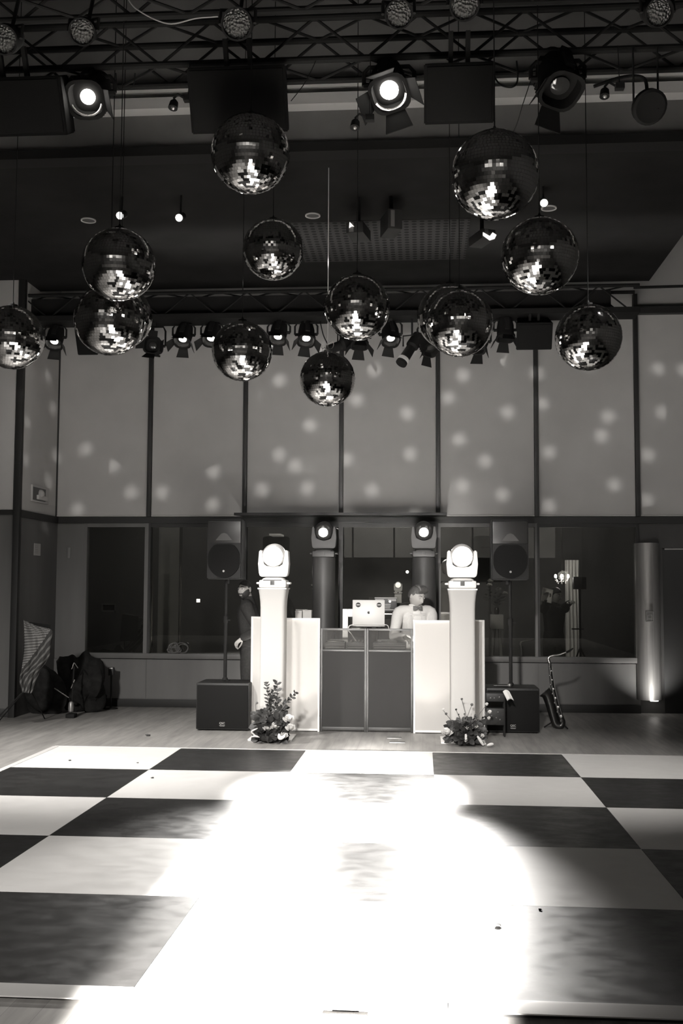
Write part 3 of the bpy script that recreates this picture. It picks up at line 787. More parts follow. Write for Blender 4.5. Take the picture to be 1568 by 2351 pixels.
def totem(px, py_base, Y, label, zt_, w):
    p = at(px, py_base, Y)
    t = thing('light_totem', label, 'pillar', (p.x, Y, 0), 0, 'white light totems')
    b = MB(); b.box(-.23, .23, -.23, .23, 0, .018, .006); b.build('base_plate', WHITEP, t)
    rings = []
    for k in range(25):
        u = k/24; z = .02+u*(zt_-.02)
        ww = w/2*(1+.16*max(0, (u-.86)/.14)**2+.05*max(0, (.06-u)/.06))
        rings.append((V((0, 0, z)), V((ww, 0, 0)), V((0, ww, 0))))
    b = MB(); b.loft(rings, 32, True, 7); b.build('fabric_sleeve', LYCRA, t, ang=.9)
    b = MB(); b.box(-w*.59, w*.59, -w*.59, w*.59, zt_, zt_+.016, .005); b.build('top_plate', WHITEP, t)
    return p
zt_tot = at(628, 1353, 11.25).z
heads = []
for px, lab, lab2 in ((628.5, 'left white fabric light pillar behind the taller flowers', 'left white moving head light shining on its pillar'), (1061, 'right white fabric light pillar behind the lower flowers', 'right white moving head light shining on its pillar')):
    p = totem(px, 1400, 11.25, lab, zt_tot, .262)
    t = thing('moving_head_light', lab2, 'moving light', (p.x, 11.25, zt_tot+.0165), 0, 'white moving heads on pillars')
    hc, ax = head_unit(t, 0, .98, HEADLENS, WHITEP, .12)
    heads.append((V(t.location)+hc, ax))
# dark columns with lit heads behind the booth
BH = mat('back_head_lens', .9, .2, emit=14)
for px, lab, lab2 in ((744, 'round dark column behind the booth left of the laptop', 'dark moving head with a bright round lens on the left dark column'), (973, 'round dark column behind the man in the pale suit', 'dark moving head with a bright round lens on the right dark column')):
    p = at(px, 1280, 13.35)
    t = thing('dark_column', lab, 'column', (p.x, 13.35, 0), 0, 'dark columns behind the booth')
    b = MB(); b.lathe([(.145, 0), (.145, p.z-.01), (.14, p.z)], seg=28); b.build('column_body', mat('dark_satin', .045, .5), t)
    b = MB(); b.lathe([(.17, 0), (.17, .015)], seg=28); b.build('base_plate', BLACKM, t)
    t = thing('moving_head_light', lab2, 'moving light', (p.x, 13.35, p.z+.001), 0, 'dark moving heads on columns')
    hc, ax = head_unit(t, 0, .95, BH if 0 else BLACKP, DARKP, .2)
    lens = [c for c in t.children if c.name.startswith('lens')][0]
    lens.data.materials.clear(); lens.data.materials.append(LENSOFF)
    b = MB(); c = hc+ax*.138; b.lathe([(.058, .0), (.04, .012), (.001, .016)], o=c, ax=ax, seg=20); sub(b.build('bulb', BH, t), 'bright round lens')
    lamp('column_head_glow', 'SPOT', V(t.location)+hc+ax*.17, 25, V(t.location)+hc+ax*3, spot_size=1.2, spot_blend=1, shadow_soft_size=.05)

# ------------------------------------------------------------------ PA speakers
def subwoofer(x0, x1, y, z1, lab, textpx):
    w = x1-x0; t = thing('subwoofer', lab, 'speaker', ((x0+x1)/2, y, 0), 0, 'black subwoofers'); dp = .5
    b = MB(); b.box(-w/2, w/2, 0, dp, .012, z1, .015); b.build('cabinet', BLACKP, t)
    for sx in (-1, 1):
        for yy in (.05, dp-.05):
            b = MB(); b.cyl((sx*(w/2-.05), yy, 0), (sx*(w/2-.05), yy, .013), .02, seg=10); b.build('rubber_foot', BLACKM, t)
    b = MB(); b.box(-w/2+.012, w/2-.012, -.014, .003, .03, z1-.025, .008); gr = b.build('grille', GRILL, t)
    b = MB(); b.lathe([(.03, 0), (.03, .008), (.02, .01)], o=(0, .28, z1), seg=16); b.build('pole_socket', BLACKM, t)
    tm = mat('logo_print', .4, .5)
    text_mesh('logo', 'QSC', tm, gr, (textpx, -.0155, .085), (PI/2, 0, 0), .032)
    b = MB(); b.box(textpx-.032, textpx+.032, -.0158, -.0145, .060, .0625); b.box(textpx-.026, textpx+.026, -.0158, -.0145, .053, .0555); b.build('logo_underline', tm, gr)
    return t
def pa_speaker(x, y, z, w, h, lab, yaw, side):
    t = thing('pa_speaker', lab, 'speaker', (x, y, z), yaw, 'black speakers on poles'); hw = w/2
    b = MB()
    out = [(-hw, .0), (hw, .0), (hw*.95, .16), (hw*.55, .34), (-hw*.55, .34), (-hw*.95, .16)]
    b.prism(out, (0, 0, 0), (1, 0, 0), (0, 1, 0), (0, 0, h)); bmesh.ops.bevel(b.bm, geom=list(b.bm.edges), offset=.014, segments=3, affect='EDGES')
    b.build('cabinet', BLACKP, t)
    # moulded front: horn mouth and round woofer grille
    b = MB(); b.box(-hw*.93, hw*.93, -.014, .002, h*.60, h*.965, .008); b.build('horn_surround', mat('satin_black', .03, .35), t)
    b = MB(); b.prism([(-.10, 0), (.10, 0), (.035, .075), (0, .085), (-.035, .075)], (0, -.022, h*.645), (1, 0, 0), (0, 0, 1), (0, .01, 0)); b.build('horn', mat('horn_grey', .07, .5), t)
    b = MB()
    pts = [(hw*.93*math.cos(a), h*.325+h*.30*math.sin(a)) for a in [2*PI*k/28 for k in range(28)]]
    pts = [(max(-hw*.9, min(hw*.9, x_)), min(z_, h*.58)) for x_, z_ in pts]
    b.prism(pts, (0, -.02, 0), (1, 0, 0), (0, 0, 1), (0, .022, 0)); b.build('woofer_grille', GRILL, t)
    b = MB(); b.lathe([(.013, 0), (.012, .004), (.001, .005)], o=(0, -.02, h*.135), ax=(0, -1, 0), seg=14); b.build('logo_badge', mat('silver_badge', .6, .3, .5), t)
    b = MB(); b.cyl((0, .14, -.05), (0, .14, .002), .024, seg=12); b.build('pole_cup', BLACKM, t)
    b = MB(); b.tube([(-.08, .36, h*.75), (-.08, .385, h*.75), (.08, .385, h*.75), (.08, .36, h*.75)], .01, 8); b.build('handle', BLACKM, t)
    return t
def pole(x, y, z0, z1, lab):
    t = thing('speaker_pole', lab, 'pole', (x, y, z0), 0, 'speaker poles'); h = z1-z0
    b = MB(); b.cyl((0, 0, 0), (0, 0, h*.6), .02, seg=12); b.lathe([(.035, 0), (.03, .02), (.02, .03)], seg=14); b.build('lower_tube', BLACKM, t)
    b = MB(); b.cyl((0, 0, h*.58), (0, 0, h), .0155, seg=12); b.build('upper_tube', BLACKM, t)
    b = MB(); b.lathe([(.026, h*.57), (.028, h*.58), (.028, h*.63), (.024, h*.64)], seg=14); b.cyl((0, 0, h*.6), (.06, -.02, h*.6), .008, seg=8); b.build('collar', BLACKM, t)
    return t
SY = 11.75
xs0, xs1 = at(450, 1620, SY).x, at(572, 1620, SY).x
zs = at(510, 1568, SY).z
subwoofer(xs0, xs1, SY, zs, 'black subwoofer left of the white booth', -.0)
xp = at(518, 1450, SY+.28).x; zsp = at(515, 1330, SY+.2).z; zst = at(515, 1192, SY+.15).z
pole(xp, SY+.28, zs+.01, zsp-.012, 'black speaker pole rising from the left subwoofer')
pa_speaker(at(515, 1260, SY+.14).x, SY+.14, zsp, 85*pxm(SY+.14), zst-zsp, 'black speaker on the pole left of the booth', -.12, 1)
SY2 = 11.9
xs0, xs1 = at(1116, 1620, SY2).x, at(1239, 1620, SY2).x
zs2 = at(1180, 1580, SY2).z
subwoofer(xs0, xs1, SY2, zs2, 'black subwoofer right of the booth, behind the small black stand', .0)
xp2 = at(1172, 1450, SY2+.28).x; zsp2 = at(1170, 1332, SY2+.2).z; zst2 = at(1170, 1193, SY2+.15).z
pole(xp2, SY2+.28, zs2+.01, zsp2-.012, 'black speaker pole rising from the right subwoofer')
pa_speaker(at(1171, 1260, SY2+.14).x, SY2+.14, zsp2, 86*pxm(SY2+.14), zst2-zsp2, 'black speaker on the pole right of the booth', .12, -1)

# ------------------------------------------------------------------ DJ table and gear
TZ = .89; TY0, TY1 = 12.02, 12.5
tx0, tx1 = xl0+.04, xr1-.1
t = thing('dj_table', 'dark table behind the booth panels holding the decks', 'table', ((tx0+tx1)/2, TY0, 0)); hw = (tx1-tx0)/2
b = MB(); b.box(-hw, hw, 0, TY1-TY0, TZ-.03, TZ, .004); b.build('tabletop', DARKP, t)
for sx in (-1, 1):
    for yy in (.04, TY1-TY0-.04):
        b = MB(); b.cyl((sx*(hw-.05), yy, 0), (sx*(hw-.05), yy, TZ-.03), .018, seg=10); b.build('leg', BLACKM, t)
def deck(px0, px1, lab, kind):
    x0, x1 = at(px0, 1470, 12.05).x, at(px1, 1470, 12.05).x; w = x1-x0
    t = thing('media_player' if kind == 0 else 'dj_mixer', lab, 'dj deck', (x0, 12.06, TZ)); h = .085
    b = MB(); b.box(0, w, 0, .36, .004, h, .006); b.build('chassis', mat('deck_body', .045, .4), t)
    b = MB(); b.box(.01, w-.01, -.004, .002, .02, .03, .001); b.box(.01, w-.01, -.004, .002, .05, .056, .001); b.build('front_strip', mat('deck_strip', .25, .4), t)
    if kind == 0:
        b = MB(); b.lathe([(.1, 0), (.1, .014), (.07, .018), (.001, .018)], o=(w/2, .13, h), seg=28); b.build('jog_wheel', mat('jog_metal', .3, .3, .6), t)
        b = MB(); b.box(.04, w-.04, .25, .33, h, h+.02, .003); b.build('screen', mat('deck_screen', .3, .2, emit=.15), t)
    else:
        for i in range(4):
            for j in range(3):
                b = MB(); b.lathe([(.009, 0), (.008, .018), (.001, .019)], o=(.04+i*(w-.08)/3, .14+.07*j, h), seg=10); b.build('knob', GREYP, t)
        b = MB()
        for i in range(4): b.box(.035+i*(w-.08)/3, .045+i*(w-.08)/3, .03, .1, h, h+.01)
        b.build('fader', GREYP, t)
    return t
deck(745, 792, 'dark deck behind the left end of the clear window strip', 0)
deck(796, 838, 'dark mixer in the middle of the table below the laptop', 1)
deck(856, 932, 'dark deck under the hand of the man in the pale suit', 0)
# laptop and its stand
lz = at(846, 1434, 12.16).z; lx0, lx1 = at(809, 1434, 12.16).x, at(883, 1434, 12.16).x; lzt = at(846, 1380, 12.22).z
lw = lx1-lx0
t = thing('laptop_stand', 'dark single-post stand under the open laptop', 'stand', ((lx0+lx1)/2, 12.16, TZ))
b = MB(); b.box(-.028, .028, .22, .25, 0, lz-TZ-.03, .004); b.box(-.09, .09, .1, .3, 0, .006, .002); b.build('post', BLACKM, t)
b = MB(); b.box(-.14, .14, .0, .25, lz-TZ-.03, lz-TZ-.022, .003); b.build('tray', DARKP, t)
t = thing('laptop', 'open silver laptop with two round stickers facing the room', 'laptop', ((lx0+lx1)/2, 12.16, lz-.021))
LAP = mat('laptop_silver', .42, .45, .1)
b = MB(); b.box(-lw/2, lw/2, .0, .25, 0, .014, .006); b.build('base', LAP, t)
lid = MB(); hh = lzt-lz+.02
lid.box(-lw/2, lw/2, -.004, .004, .0, hh, .004); ld = lid.build('lid', LAP, t); ld.location = (0, -.0, .016); ld.rotation_euler = (-.12, 0, 0)
LOGO = mat('laptop_logo', .04, .8, spec=.1)
b = MB(); yy = hh*.5
prof = [(0, -.016), (.006, -.0175), (.011, -.013), (.014, -.005), (.0105, -.001), (.0105, .005), (.0135, .009), (.009, .0125), (.004, .0115), (0, .0105), (-.005, .012), (-.010, .0105), (-.0135, .005), (-.0135, -.003), (-.0105, -.012), (-.006, -.0175)]
b.prism(prof, (0, -.0048, yy), (1, 0, 0), (0, 0, 1), (0, .001, 0)); b.prism([(0, .013), (.001, .018), (.006, .021), (.005, .016)], (0, -.0048, yy), (1, 0, 0), (0, 0, 1), (0, .001, 0)); b.build('apple_logo', LOGO, ld)
for sx in (-1, 1):
    st = MB(); st.lathe([(.028, 0), (.028, .0008)], o=(sx*lw*.325, -.0042, hh*.80), ax=(0, -1, 0), seg=24); so = st.build('sticker', LOGO, ld)
    text_mesh('sticker_text', 'DSN', mat('sticker_white', .7, .5), so, (sx*lw*.325, -.0054, hh*.80), (PI/2, 0, 0), .022, .0004)
# white L bracket stand left of laptop
q0, q1 = at(787, 1398, 12.3), at(799, 1465, 12.3)
t = thing('white_bracket_stand', 'white right-angled bracket stand left of the laptop', 'stand', ((q0.x+q1.x)/2, 12.3, TZ)); w = q1.x-q0.x
b = MB(); b.box(-w/2, w/2, -.03, .03, .008, q0.z-TZ, .004); b.build('upright', WHITEP, t)
b = MB(); b.box(w/2, w/2+.09, -.03, .03, q0.z-TZ-.09, q0.z-TZ, .004); b.build('arm', WHITEP, t)
b = MB(); b.box(-.06, .06, -.06, .06, 0, .008, .002); b.build('foot', WHITEP, t)
P = [at(x, y, 12.1) for x, y in ((812, 1434), (802, 1437), (800, 1447), (806, 1455))]; P.append(V((P[-1].x+.06, 12.1, TZ+.095)))
b = MB(); b.tube(curve(P), .0055, 6); tag(b.build('white_cable', WHITEC), 'white cable curling down from the left end of the laptop', 'cable')
P = [at(x, y, 12.1) for x, y in ((882, 1434), (890, 1436), (893, 1444), (897, 1449))]
b = MB(); b.tube(curve(P), .004, 6); tag(b.build('white_cable', WHITEC), 'white cable at the right end of the laptop by the suit sleeve', 'cable')
# boxes on table at left
for px0, px1, py, lab in ((678, 693, 1402, 'small pale box behind the left white panel, left of two'), (695, 715, 1401, 'small pale box behind the left white panel, right of two')):
    q0, q1 = at(px0, py, 12.2), at(px1, py, 12.2)
    t = thing('pale_box', lab, 'box', (q0.x, 12.2, TZ), 0, 'pale boxes behind the booth')
    b = MB(); b.box(0, q1.x-q0.x, 0, .12, 0, q0.z-TZ-.004, .003); b.build('carton', mat('pale_carton', .42, .7), t)
    b = MB(); b.box(-.002, q1.x-q0.x+.002, -.002, .122, q0.z-TZ-.02, q0.z-TZ, .003); b.build('lid', mat('pale_carton'), t)
# upright plate built for the mirror image of laptop and decks
q0, q1 = at(860, 1371, 13.3), at(911, 1404, 13.3); w = q1.x-q0.x; h = q0.z-q1.z
t = thing('gear_reflection', 'tilted plate standing in for the laptop and decks mirrored in the glass', 'console', ((q0.x+q1.x)/2, 13.3, 0))
b = MB(); b.box(-w/2, w/2, 0, .03, q1.z, q0.z, .004); b.build('face_plate', DARKP, t)
STR = mat('reflected_strip', .45, .4)
b = MB()
for fz, fx0, fx1 in ((.95, 0, 1), (.84, .03, .42), (.78, .0, .38), (.84, .6, .97), (.76, .62, .97), (.5, .42, .72), (.38, .42, .72), (.25, .40, .7), (.12, .45, .98)):
    b.box(-w/2+fx0*w, -w/2+fx1*w, -.004, .001, q1.z+fz*h-.004, q1.z+fz*h+.004)
b.build('pale_strip', STR, t)
for fx, fz in ((.30, .70), (.69, .70)):
    b = MB(); b.lathe([(.016, 0), (.014, .008), (.001, .01)], o=(-w/2+fx*w, 0, q1.z+fz*h), ax=(0, -1, 0), seg=14); b.build('round_spot', mat('reflected_spot', .9, .4, emit=.5), t)
b = MB(); b.box(-w/2, w/2, -.05, .25, q1.z-.04, q1.z-.025, .003); b.build('shelf', ALU, t)
for sx in (-1, 1):
    b = MB(); b.cyl((sx*w*.4, .1, 0), (sx*w*.4, .1, q1.z-.04), .014, seg=8); b.build('leg', BLACKM, t)
#@@END_BOOTH
#@@PEOPLE
SKIN = mat('skin', .42, .55, spec=.35, warm=1.6)
SKIN2 = mat('skin_tan', .30, .55, spec=.35, warm=1.6)
HAIRD = noisy('dark_hair', .012, .03, 60, (1, 1, .3), rough=.5, bump=.4)
HAIRB = noisy('brown_hair', .05, .11, 50, (1, 1, .3), rough=.5, bump=.4)
EYEW = mat('eye_white', .6, .2); EYED = mat('eye_iris', .01, .15); LIP = mat('lips', .24, .5, warm=2)
SUIT = noisy('pale_suit', .62, .68, 80, rough=.85, spec=.1, bump=.1)
SHIRT = mat('white_shirt', .78, .8)
BOW = mat('bow_tie', .10, .6)
DSHIRT = noisy('charcoal_shirt', .022, .032, 60, rough=.9, spec=.1)
DTROU = noisy('dark_trousers', .02, .03, 40, rough=.9, spec=.1)
SHOE = mat('black_shoe', .015, .3)
def G(x, s): return math.exp(-(x/s)**2)
def head_pt(d, off=0, beard=False):
    """d unit dir (x right, y front, z up) -> point on a modelled head"""
    x, y, z = d
    p = V((.074*x, .096*y, .116*z))
    if p.z < 0:
        t = min(1, -p.z/.116)
        p.x *= 1-.30*t**1.4
        if p.y < 0: p.y *= 1-.42*t
        else: p.y *= 1+.02*t
    if p.z > .02 and p.y > 0: p.y *= 1-.10*(p.z/.116)
    fr = max(0, y)
    fy = 0
    fy += .024*G(p.x, .0105)*G(p.z+.022, .016)*(fr > .3)+.011*G(p.x, .008)*G(p.z-.004, .022)*(fr > .3)
    fy -= .010*(G(p.x-.031, .015)+G(p.x+.031, .015))*G(p.z-.014, .012)*fr
    fy += .0045*G(abs(p.x)-.028, .022)*G(p.z-.036, .008)*fr
    fy += .006*G(p.x, .02)*G(p.z+.054, .007)*fr+.006*G(p.x, .018)*G(p.z+.067, .006)*fr-.004*G(p.x, .024)*G(p.z+.0605, .003)*fr
    fy += .008*G(p.x, .02)*G(p.z+.094, .016)*fr
    fy += .004*(G(p.x-.042, .018)+G(p.x+.042, .018))*G(p.z+.018, .02)*fr
    p.y += fy
    if off: p += V((d[0], d[1], d[2]*1.0)).normalized()*off
    return p
def head_mesh(b, M, off=0, mask=None, nu=56, nv=44):
    """append head (or a masked shell) to builder b, transformed by M"""
    pts = {}
    def dirn(i, j):
        ph = -PI/2+PI*j/nv; th = 2*PI*i/nu
        return V((math.cos(ph)*math.sin(th), math.cos(ph)*math.cos(th), math.sin(ph)))
    if mask is None:
        vs = [[b.bm.verts.new(M@head_pt(dirn(i, j), off)) for i in range(nu)] for j in range(1, nv)]
        bot = b.bm.verts.new(M@head_pt((0, 0, -1), off)); tp = b.bm.verts.new(M@head_pt((0, 0, 1), off))
        for a, c in zip(vs, vs[1:]):
            for i in range(nu): b.bm.faces.new((a[i], a[(i+1) % nu], c[(i+1) % nu], c[i]))
        for i in range(nu):
            b.bm.faces.new((bot, vs[0][(i+1) % nu], vs[0][i])); b.bm.faces.new((tp, vs[-1][i], vs[-1][(i+1) % nu]))
    else:                                     # shell: outer skin tapering to the scalp at the mask border
        vs = {}
        def get(i, j):
            i %= nu
            if (i, j) not in vs:
                d = dirn(i, j); k = max(0, min(1, mask(d, head_pt(d))))
                vs[(i, j)] = b.bm.verts.new(M@head_pt(d, -.003+(off+.003)*k))
            return vs[(i, j)]
        for j in range(0, nv):
            for i in range(nu):
                ds = [dirn(i+a, j+c) for a, c in ((0, 0), (1, 0), (1, 1), (0, 1))]
                if max(mask(d, head_pt(d)) for d in ds) > 0:
                    q = [get(i, j), get(i+1, j), get(i+1, j+1), get(i, j+1)]
                    try: b.bm.faces.new(q)
                    except ValueError: pass
def hand(b, w, d, n, side, curl=.5):
    d = V(d).normalized(); n = (V(n)-d*V(n).dot(d)).normalized(); s = d.cross(n)*side
    b.loft([(w-d*.02, s*.026, n*.02), (w+d*.01, s*.030, n*.018), (w+d*.05, s*.041, n*.015), (w+d*.088, s*.040, n*.012), (w+d*.095, s*.03, n*.008)], 14)
    for k, (o, ln) in enumerate(((-.031, .072), (-.0105, .082), (.0105, .076), (.031, .058))):
        p = w+d*.082+s*o; pts = [p]; a = .15
        for f in (.45, .32, .23):
            a += curl*(.6 if f > .4 else .9); pts.append(pts[-1]+(d*math.cos(a)-n*math.sin(a)+s*o*.8*(f > .4)).normalized()*ln*f)
        b.limb(pts, [.0088, .0085, .0078, .007], 8, 2)
    p = w+d*.02-s*.026
    b.limb([p, p+(d*.5-s*.7-n*.3).normalized()*.04, p+(d*.8-s*.55-n*.4).normalized()*.072, p+(d*.95-s*.35-n*.45).normalized()*.098], [.014, .0115, .010, .0085], 8, 3)
def remesh(o, vox, it=2):
    m = o.modifiers.new('Remesh', 'REMESH'); m.mode = 'VOXEL'; m.voxel_size = vox; m.use_smooth_shade = True
    if it:
        s = o.modifiers.new('Smooth', 'SMOOTH'); s.iterations = it; s.factor = .5
def person(name, label, loc, rz, S, lean, hy, hp, hr, arms, skin, top, bottom, hair, style):
    t = thing(name, label, 'person', loc, rz)
    Mi = (Matrix.Translation(V(loc)) @ Matrix.Rotation(rz, 4, 'Z')).inverted()
    hipz = .53*S
    TL = lambda x, y, z: V((x, y*math.cos(lean)+(z-hipz)*math.sin(lean), hipz+(z-hipz)*math.cos(lean)-y*math.sin(lean))) if z > hipz else V((x, y, z))
    shz = .815*S; shx = .115*S
    nb = TL(0, -.01, .845*S)
    hc = nb+V((0, .035+.04*math.sin(lean), .125))
    hs = style.get('head', 1.0)
    Mh = Matrix.Translation(hc) @ Matrix.Scale(hs, 4) @ Euler((0, 0, hy)).to_matrix().to_4x4() @ Euler((-hp, hr, 0)).to_matrix().to_4x4()
    b = MB()
    head_mesh(b, Mh)
    for sx in (-1, 1):
        R = (Mh.to_3x3() @ Euler((0, 0, sx*-.35)).to_matrix())
        b.sphere(Mh@V((sx*.077, -.008, .004)), (.011, .021, .033), 12, 8, R)
    hb = Mh@V((0, -.036, -.05))
    b.limb([TL(0, -.02, .80*S), nb+V((0, .0, .01)), hb], [.068, .056, .046], 16, 4)
    def torso(bb, o, top_=.83, bot=.47):
        rows = [(.47, .16, .10), (.53, .168, .105), (.60, .145, .095), (.68, .155, .105), (.75, .172, .115), (.79, .178, .105), (.82, .135, .08), (.84, .07, .06)]
        rg = []
        for zf, rx, ry in rows:
            if zf < bot or zf > top_: continue
            c = TL(0, 0, zf*S); c2 = TL(0, .1, zf*S); ay = (c2-c).normalized()
            rg.append((c, V((rx*S/1.75+o, 0, 0)), ay*(ry*S/1.75+o)))
        bb.loft(rg, 24, True, 2.4)
    torso(b, 0)
    AR = {}
    for sd, (el, wr, n, curl, dr) in arms.items():
        sx = 1 if sd == 'R' else -1
        sh = TL(sx*shx, 0, shz-.03); e = Mi@V(el); w = Mi@V(wr)
        AR[sd] = (sh, e, w)
        b.limb([sh, sh.lerp(e, .5)+V((sx*.006, 0, 0)), e, e.lerp(w, .45), w], [.056, .047, .039, .036, .026], 14, 4)
        dd = (Mi.to_3x3()@V(dr)) if dr else (w-e)
        hand(b, w, dd, Mi.to_3x3()@V(n), sx, curl)
    for sx in (-1, 1):
        b.limb([(sx*.085, 0, .51*S), (sx*.092, .01, .40*S), (sx*.095, .015, .285*S), (sx*.098, -.015, .18*S), (sx*.10, -.02, .05*S)], [.088, .08, .058, .056, .038], 16, 4)
        b.limb([(sx*.10, -.04, .045), (sx*.105, .06, .045), (sx*.115, .16, .035)], [.038, .038, .028], 12, 3)
    body = b.build('body', skin, t, ang=3); remesh(body, .0048, 2)
    # eyes, brows, lips
    for sx in (-1, 1):
        b = MB(); b.sphere((0, 0, 0), .0125, 14, 10); e = b.build('eye', EYEW, t); e.matrix_local = Mh @ Matrix.Translation(V((sx*.031, .0735, .0145)))
        b = MB(); b.lathe([(.0062, 0), (.004, .0012), (.001, .0016)], o=(style.get('gaze', 0)*.006, .0112, -.001), ax=(style.get('gaze', 0)*.4, 1, -.05), seg=12); b.build('iris', EYED, e)
        def dirz(x, z): # project to the face
            yv = math.sqrt(max(.05, 1-(x/.074)**2-(z/.116)**2)); return V((x/.074, yv, z/.116)).normalized()
        b = MB(); P = [Mh@head_pt(dirz(sx*(.016+.032*k/6), .036+.006*math.sin(k/6*PI)-.003*k/6), .0025) for k in range(7)]
        b.tube(P, [.003, .0045, .005, .005, .0045, .0035, .002], 8); b.build('eyebrow', hair, t)
        b = MB(); P = [Mh@head_pt(dirz(sx*(.018+.027*k/6), .0215+.003*math.sin(k/6*PI)), .0015) for k in range(7)]
        zc = style.get('lid', .5)*.0133; b = MB(); rg = []
        for k in range(7):
            z_ = zc+(.0133-zc)*k/6; rr = math.sqrt(max(1e-7, .0133**2-z_*z_)); rg.append((V((0, 0, z_)), V((rr, 0, 0)), V((0, rr, 0))))
        b.loft(rg, 16, True); lo = b.build('eyelid', skin, t); lo.matrix_local = Mh @ Matrix.Translation(V((sx*.031, .0738, .0145))) @ Matrix.Rotation(-.25, 4, 'X')
    b = MB()
    for zz, rr in ((-.0555, .0042), (-.0645, .0052)):
        b.tube([Mh@head_pt(dirz(-.022+.044*k/8, zz+.002*abs(k-4)/4), -.0012) for k in range(9)], [.001+.75*rr*math.sin(PI*(k+.6)/9.2) for k in range(9)], 8)
    b.build('lips', LIP, t)
    # hair
    def hmask(d, p):
        hl = style.get('hairline', .058); front = .5+.5*d.y
        lim = -.045+(hl+.045)*max(0, min(1, (p.y+.03)/.085))
        if p.y > .02: lim = hl-.35*abs(p.x)
        return (p.z-lim)/.018
    b = MB(); head_mesh(b, Mh, style.get('hair', .012), hmask); ho = b.build('hair', hair, t, ang=3)
    if style.get('quiff'):
        b = MB()
        for k in range(15):
            x0 = -.05+.1*k/14
            b.limb([Mh@V((x0, .062, .075)), Mh@V((x0*1.02+.006, .078, .108)), Mh@V((x0+.018, .05, .132)), Mh@V((x0+.02, -.0, .128))], [.012, .015, .015, .010], 8, 3)
        remesh(b.build('fringe', hair, ho, ang=3), .006, 3)
    if style.get('beard'):
        def bmask(d, p):
            ax_ = abs(p.x); lim = -.088+1.35*ax_
            v = max(min((lim-p.z)/.014, (ax_-.020)/.010), (-.072-p.z)/.012, min((.007-abs(p.z+.0435))/.005, (.034-ax_)/.007))
            return min(v+.4, (p.y+.012)/.012)
        b = MB(); head_mesh(b, Mh, .007, bmask, 132, 100); bo = b.build('beard', hair, t, ang=3); sm = bo.modifiers.new('Smooth', 'SMOOTH'); sm.iterations = 4
    # clothes
    b = MB(); o = .018
    torso(b, o, .83 if not style.get('jacket') else .83, .47 if style.get('jacket') else .49)
    for sd, (sh, e, w) in AR.items():
        sx = 1 if sd == 'R' else -1
        end = e.lerp(w, style.get('sleeve', .93))
        b.limb([TL(sx*.07, 0, shz+.0), sh+V((0, 0, .01)), sh.lerp(e, .5)+V((sx*.008, 0, 0)), e, e.lerp(end, .5), end], [.07, .076, .064, .057, .052, .044], 16, 4)
    b.limb([TL(0, -.015, .80*S), TL(0, -.015, .845*S)], [.10, .072], 18, 3)
    cl = b.build('jacket' if style.get('jacket') else 'shirt', top, t, ang=3); remesh(cl, .008, 3)
    if style.get('jacket'):
        ay = (TL(0, .1, .75*S)-TL(0, 0, .75*S)).normalized()
        def fp(x, zf, o=0):       # a point on the chest front
            for zf0, ry0, zf1, ry1 in ((.55, .104, .60, .095), (.60, .095, .68, .105), (.68, .105, .75, .115), (.75, .115, .79, .105), (.79, .105, .82, .08), (.82, .08, .86, .05)):
                if zf0 <= zf <= zf1: k = (zf-zf0)/(zf1-zf0); ry = ry0+(ry1-ry0)*k; break
            return TL(x, 0, zf*S)+ay*((ry*S/1.75+.018)*math.sqrt(max(.1, 1-(x/.2)**2))+o)
        b = MB()
        b.loft([(fp(0, .60, -.004), V((.008, 0, 0)), ay*.008), (fp(0, .68, -.002), V((.04, 0, 0)), ay*.012), (fp(0, .76, -.003), V((.066, 0, 0)), ay*.014), (fp(0, .80, -.010), V((.062, 0, 0)), ay*.012), (fp(0, .835, -.02), V((.045, 0, 0)), ay*.010)], 16)
        b.build('shirt_front', SHIRT, t)
        b = MB()
        for sx in (-1, 1): b.loft([(nb+V((sx*.062, -.01, .03)), V((.012, 0, 0)), V((0, .03, 0))), (nb+V((sx*.045, .06, .015)), V((.02, 0, 0)), V((0, .02, 0))), (nb+V((sx*.022, .085, -.03)), V((.02, 0, 0)), V((0, .008, 0)))], 10)
        b.tube([nb+V((.066*math.cos(a), .064*math.sin(a)-.0, .02)) for a in [k*PI/8 for k in range(17)]], .016, 8)
        b.build('collar', SHIRT, t)
        b = MB(); bc = nb+V((0, .10, -.012))
        for sx in (-1, 1): b.loft([(bc+V((sx*.004, 0, 0)), V((0, 0, .012)), V((0, .010, 0))), (bc+V((sx*.03, 0, 0)), V((0, 0, .024)), V((0, .012, 0))), (bc+V((sx*.055, -.006, 0)), V((0, 0, .027)), V((0, .009, 0)))], 12)
        b.sphere(bc, (.011, .014, .013), 10, 8); b.build('bow_tie', BOW, t)
        b = MB()
        for sx in (-1, 1):
            P = [fp(sx*.078, .81, .010), fp(sx*.092, .765, .020), fp(sx*.072, .70, .022), fp(sx*.022, .61, .016)]; w_ = [.016, .036, .032, .008]
            b.loft([(p_, V((w, 0, .0)), ay*.006) for p_, w in zip(P, w_)], 10)
        b.build('lapel', top, cl)
        b = MB()
        for sd, (sh, e, w) in AR.items(): b.cyl(e.lerp(w, .9), e.lerp(w, .985), .039, .037, 16)
        b.build('cuff', SHIRT, t)
    b = MB()
    rg = [(V((0, 0, z*S)), V((rx*S/1.75+.012, 0, 0)), V((0, ry*S/1.75+.012, 0))) for z, rx, ry in ((.455, .15, .10), (.49, .165, .105), (.53, .168, .105), (.57, .15, .098))]
    b.loft(rg, 24, True, 2.3)
    for sx in (-1, 1):
        b.limb([(sx*.085, 0, .50*S), (sx*.092, .01, .40*S), (sx*.095, .015, .285*S), (sx*.098, -.01, .18*S), (sx*.10, -.02, .06*S)], [.10, .095, .075, .07, .062], 16, 4)
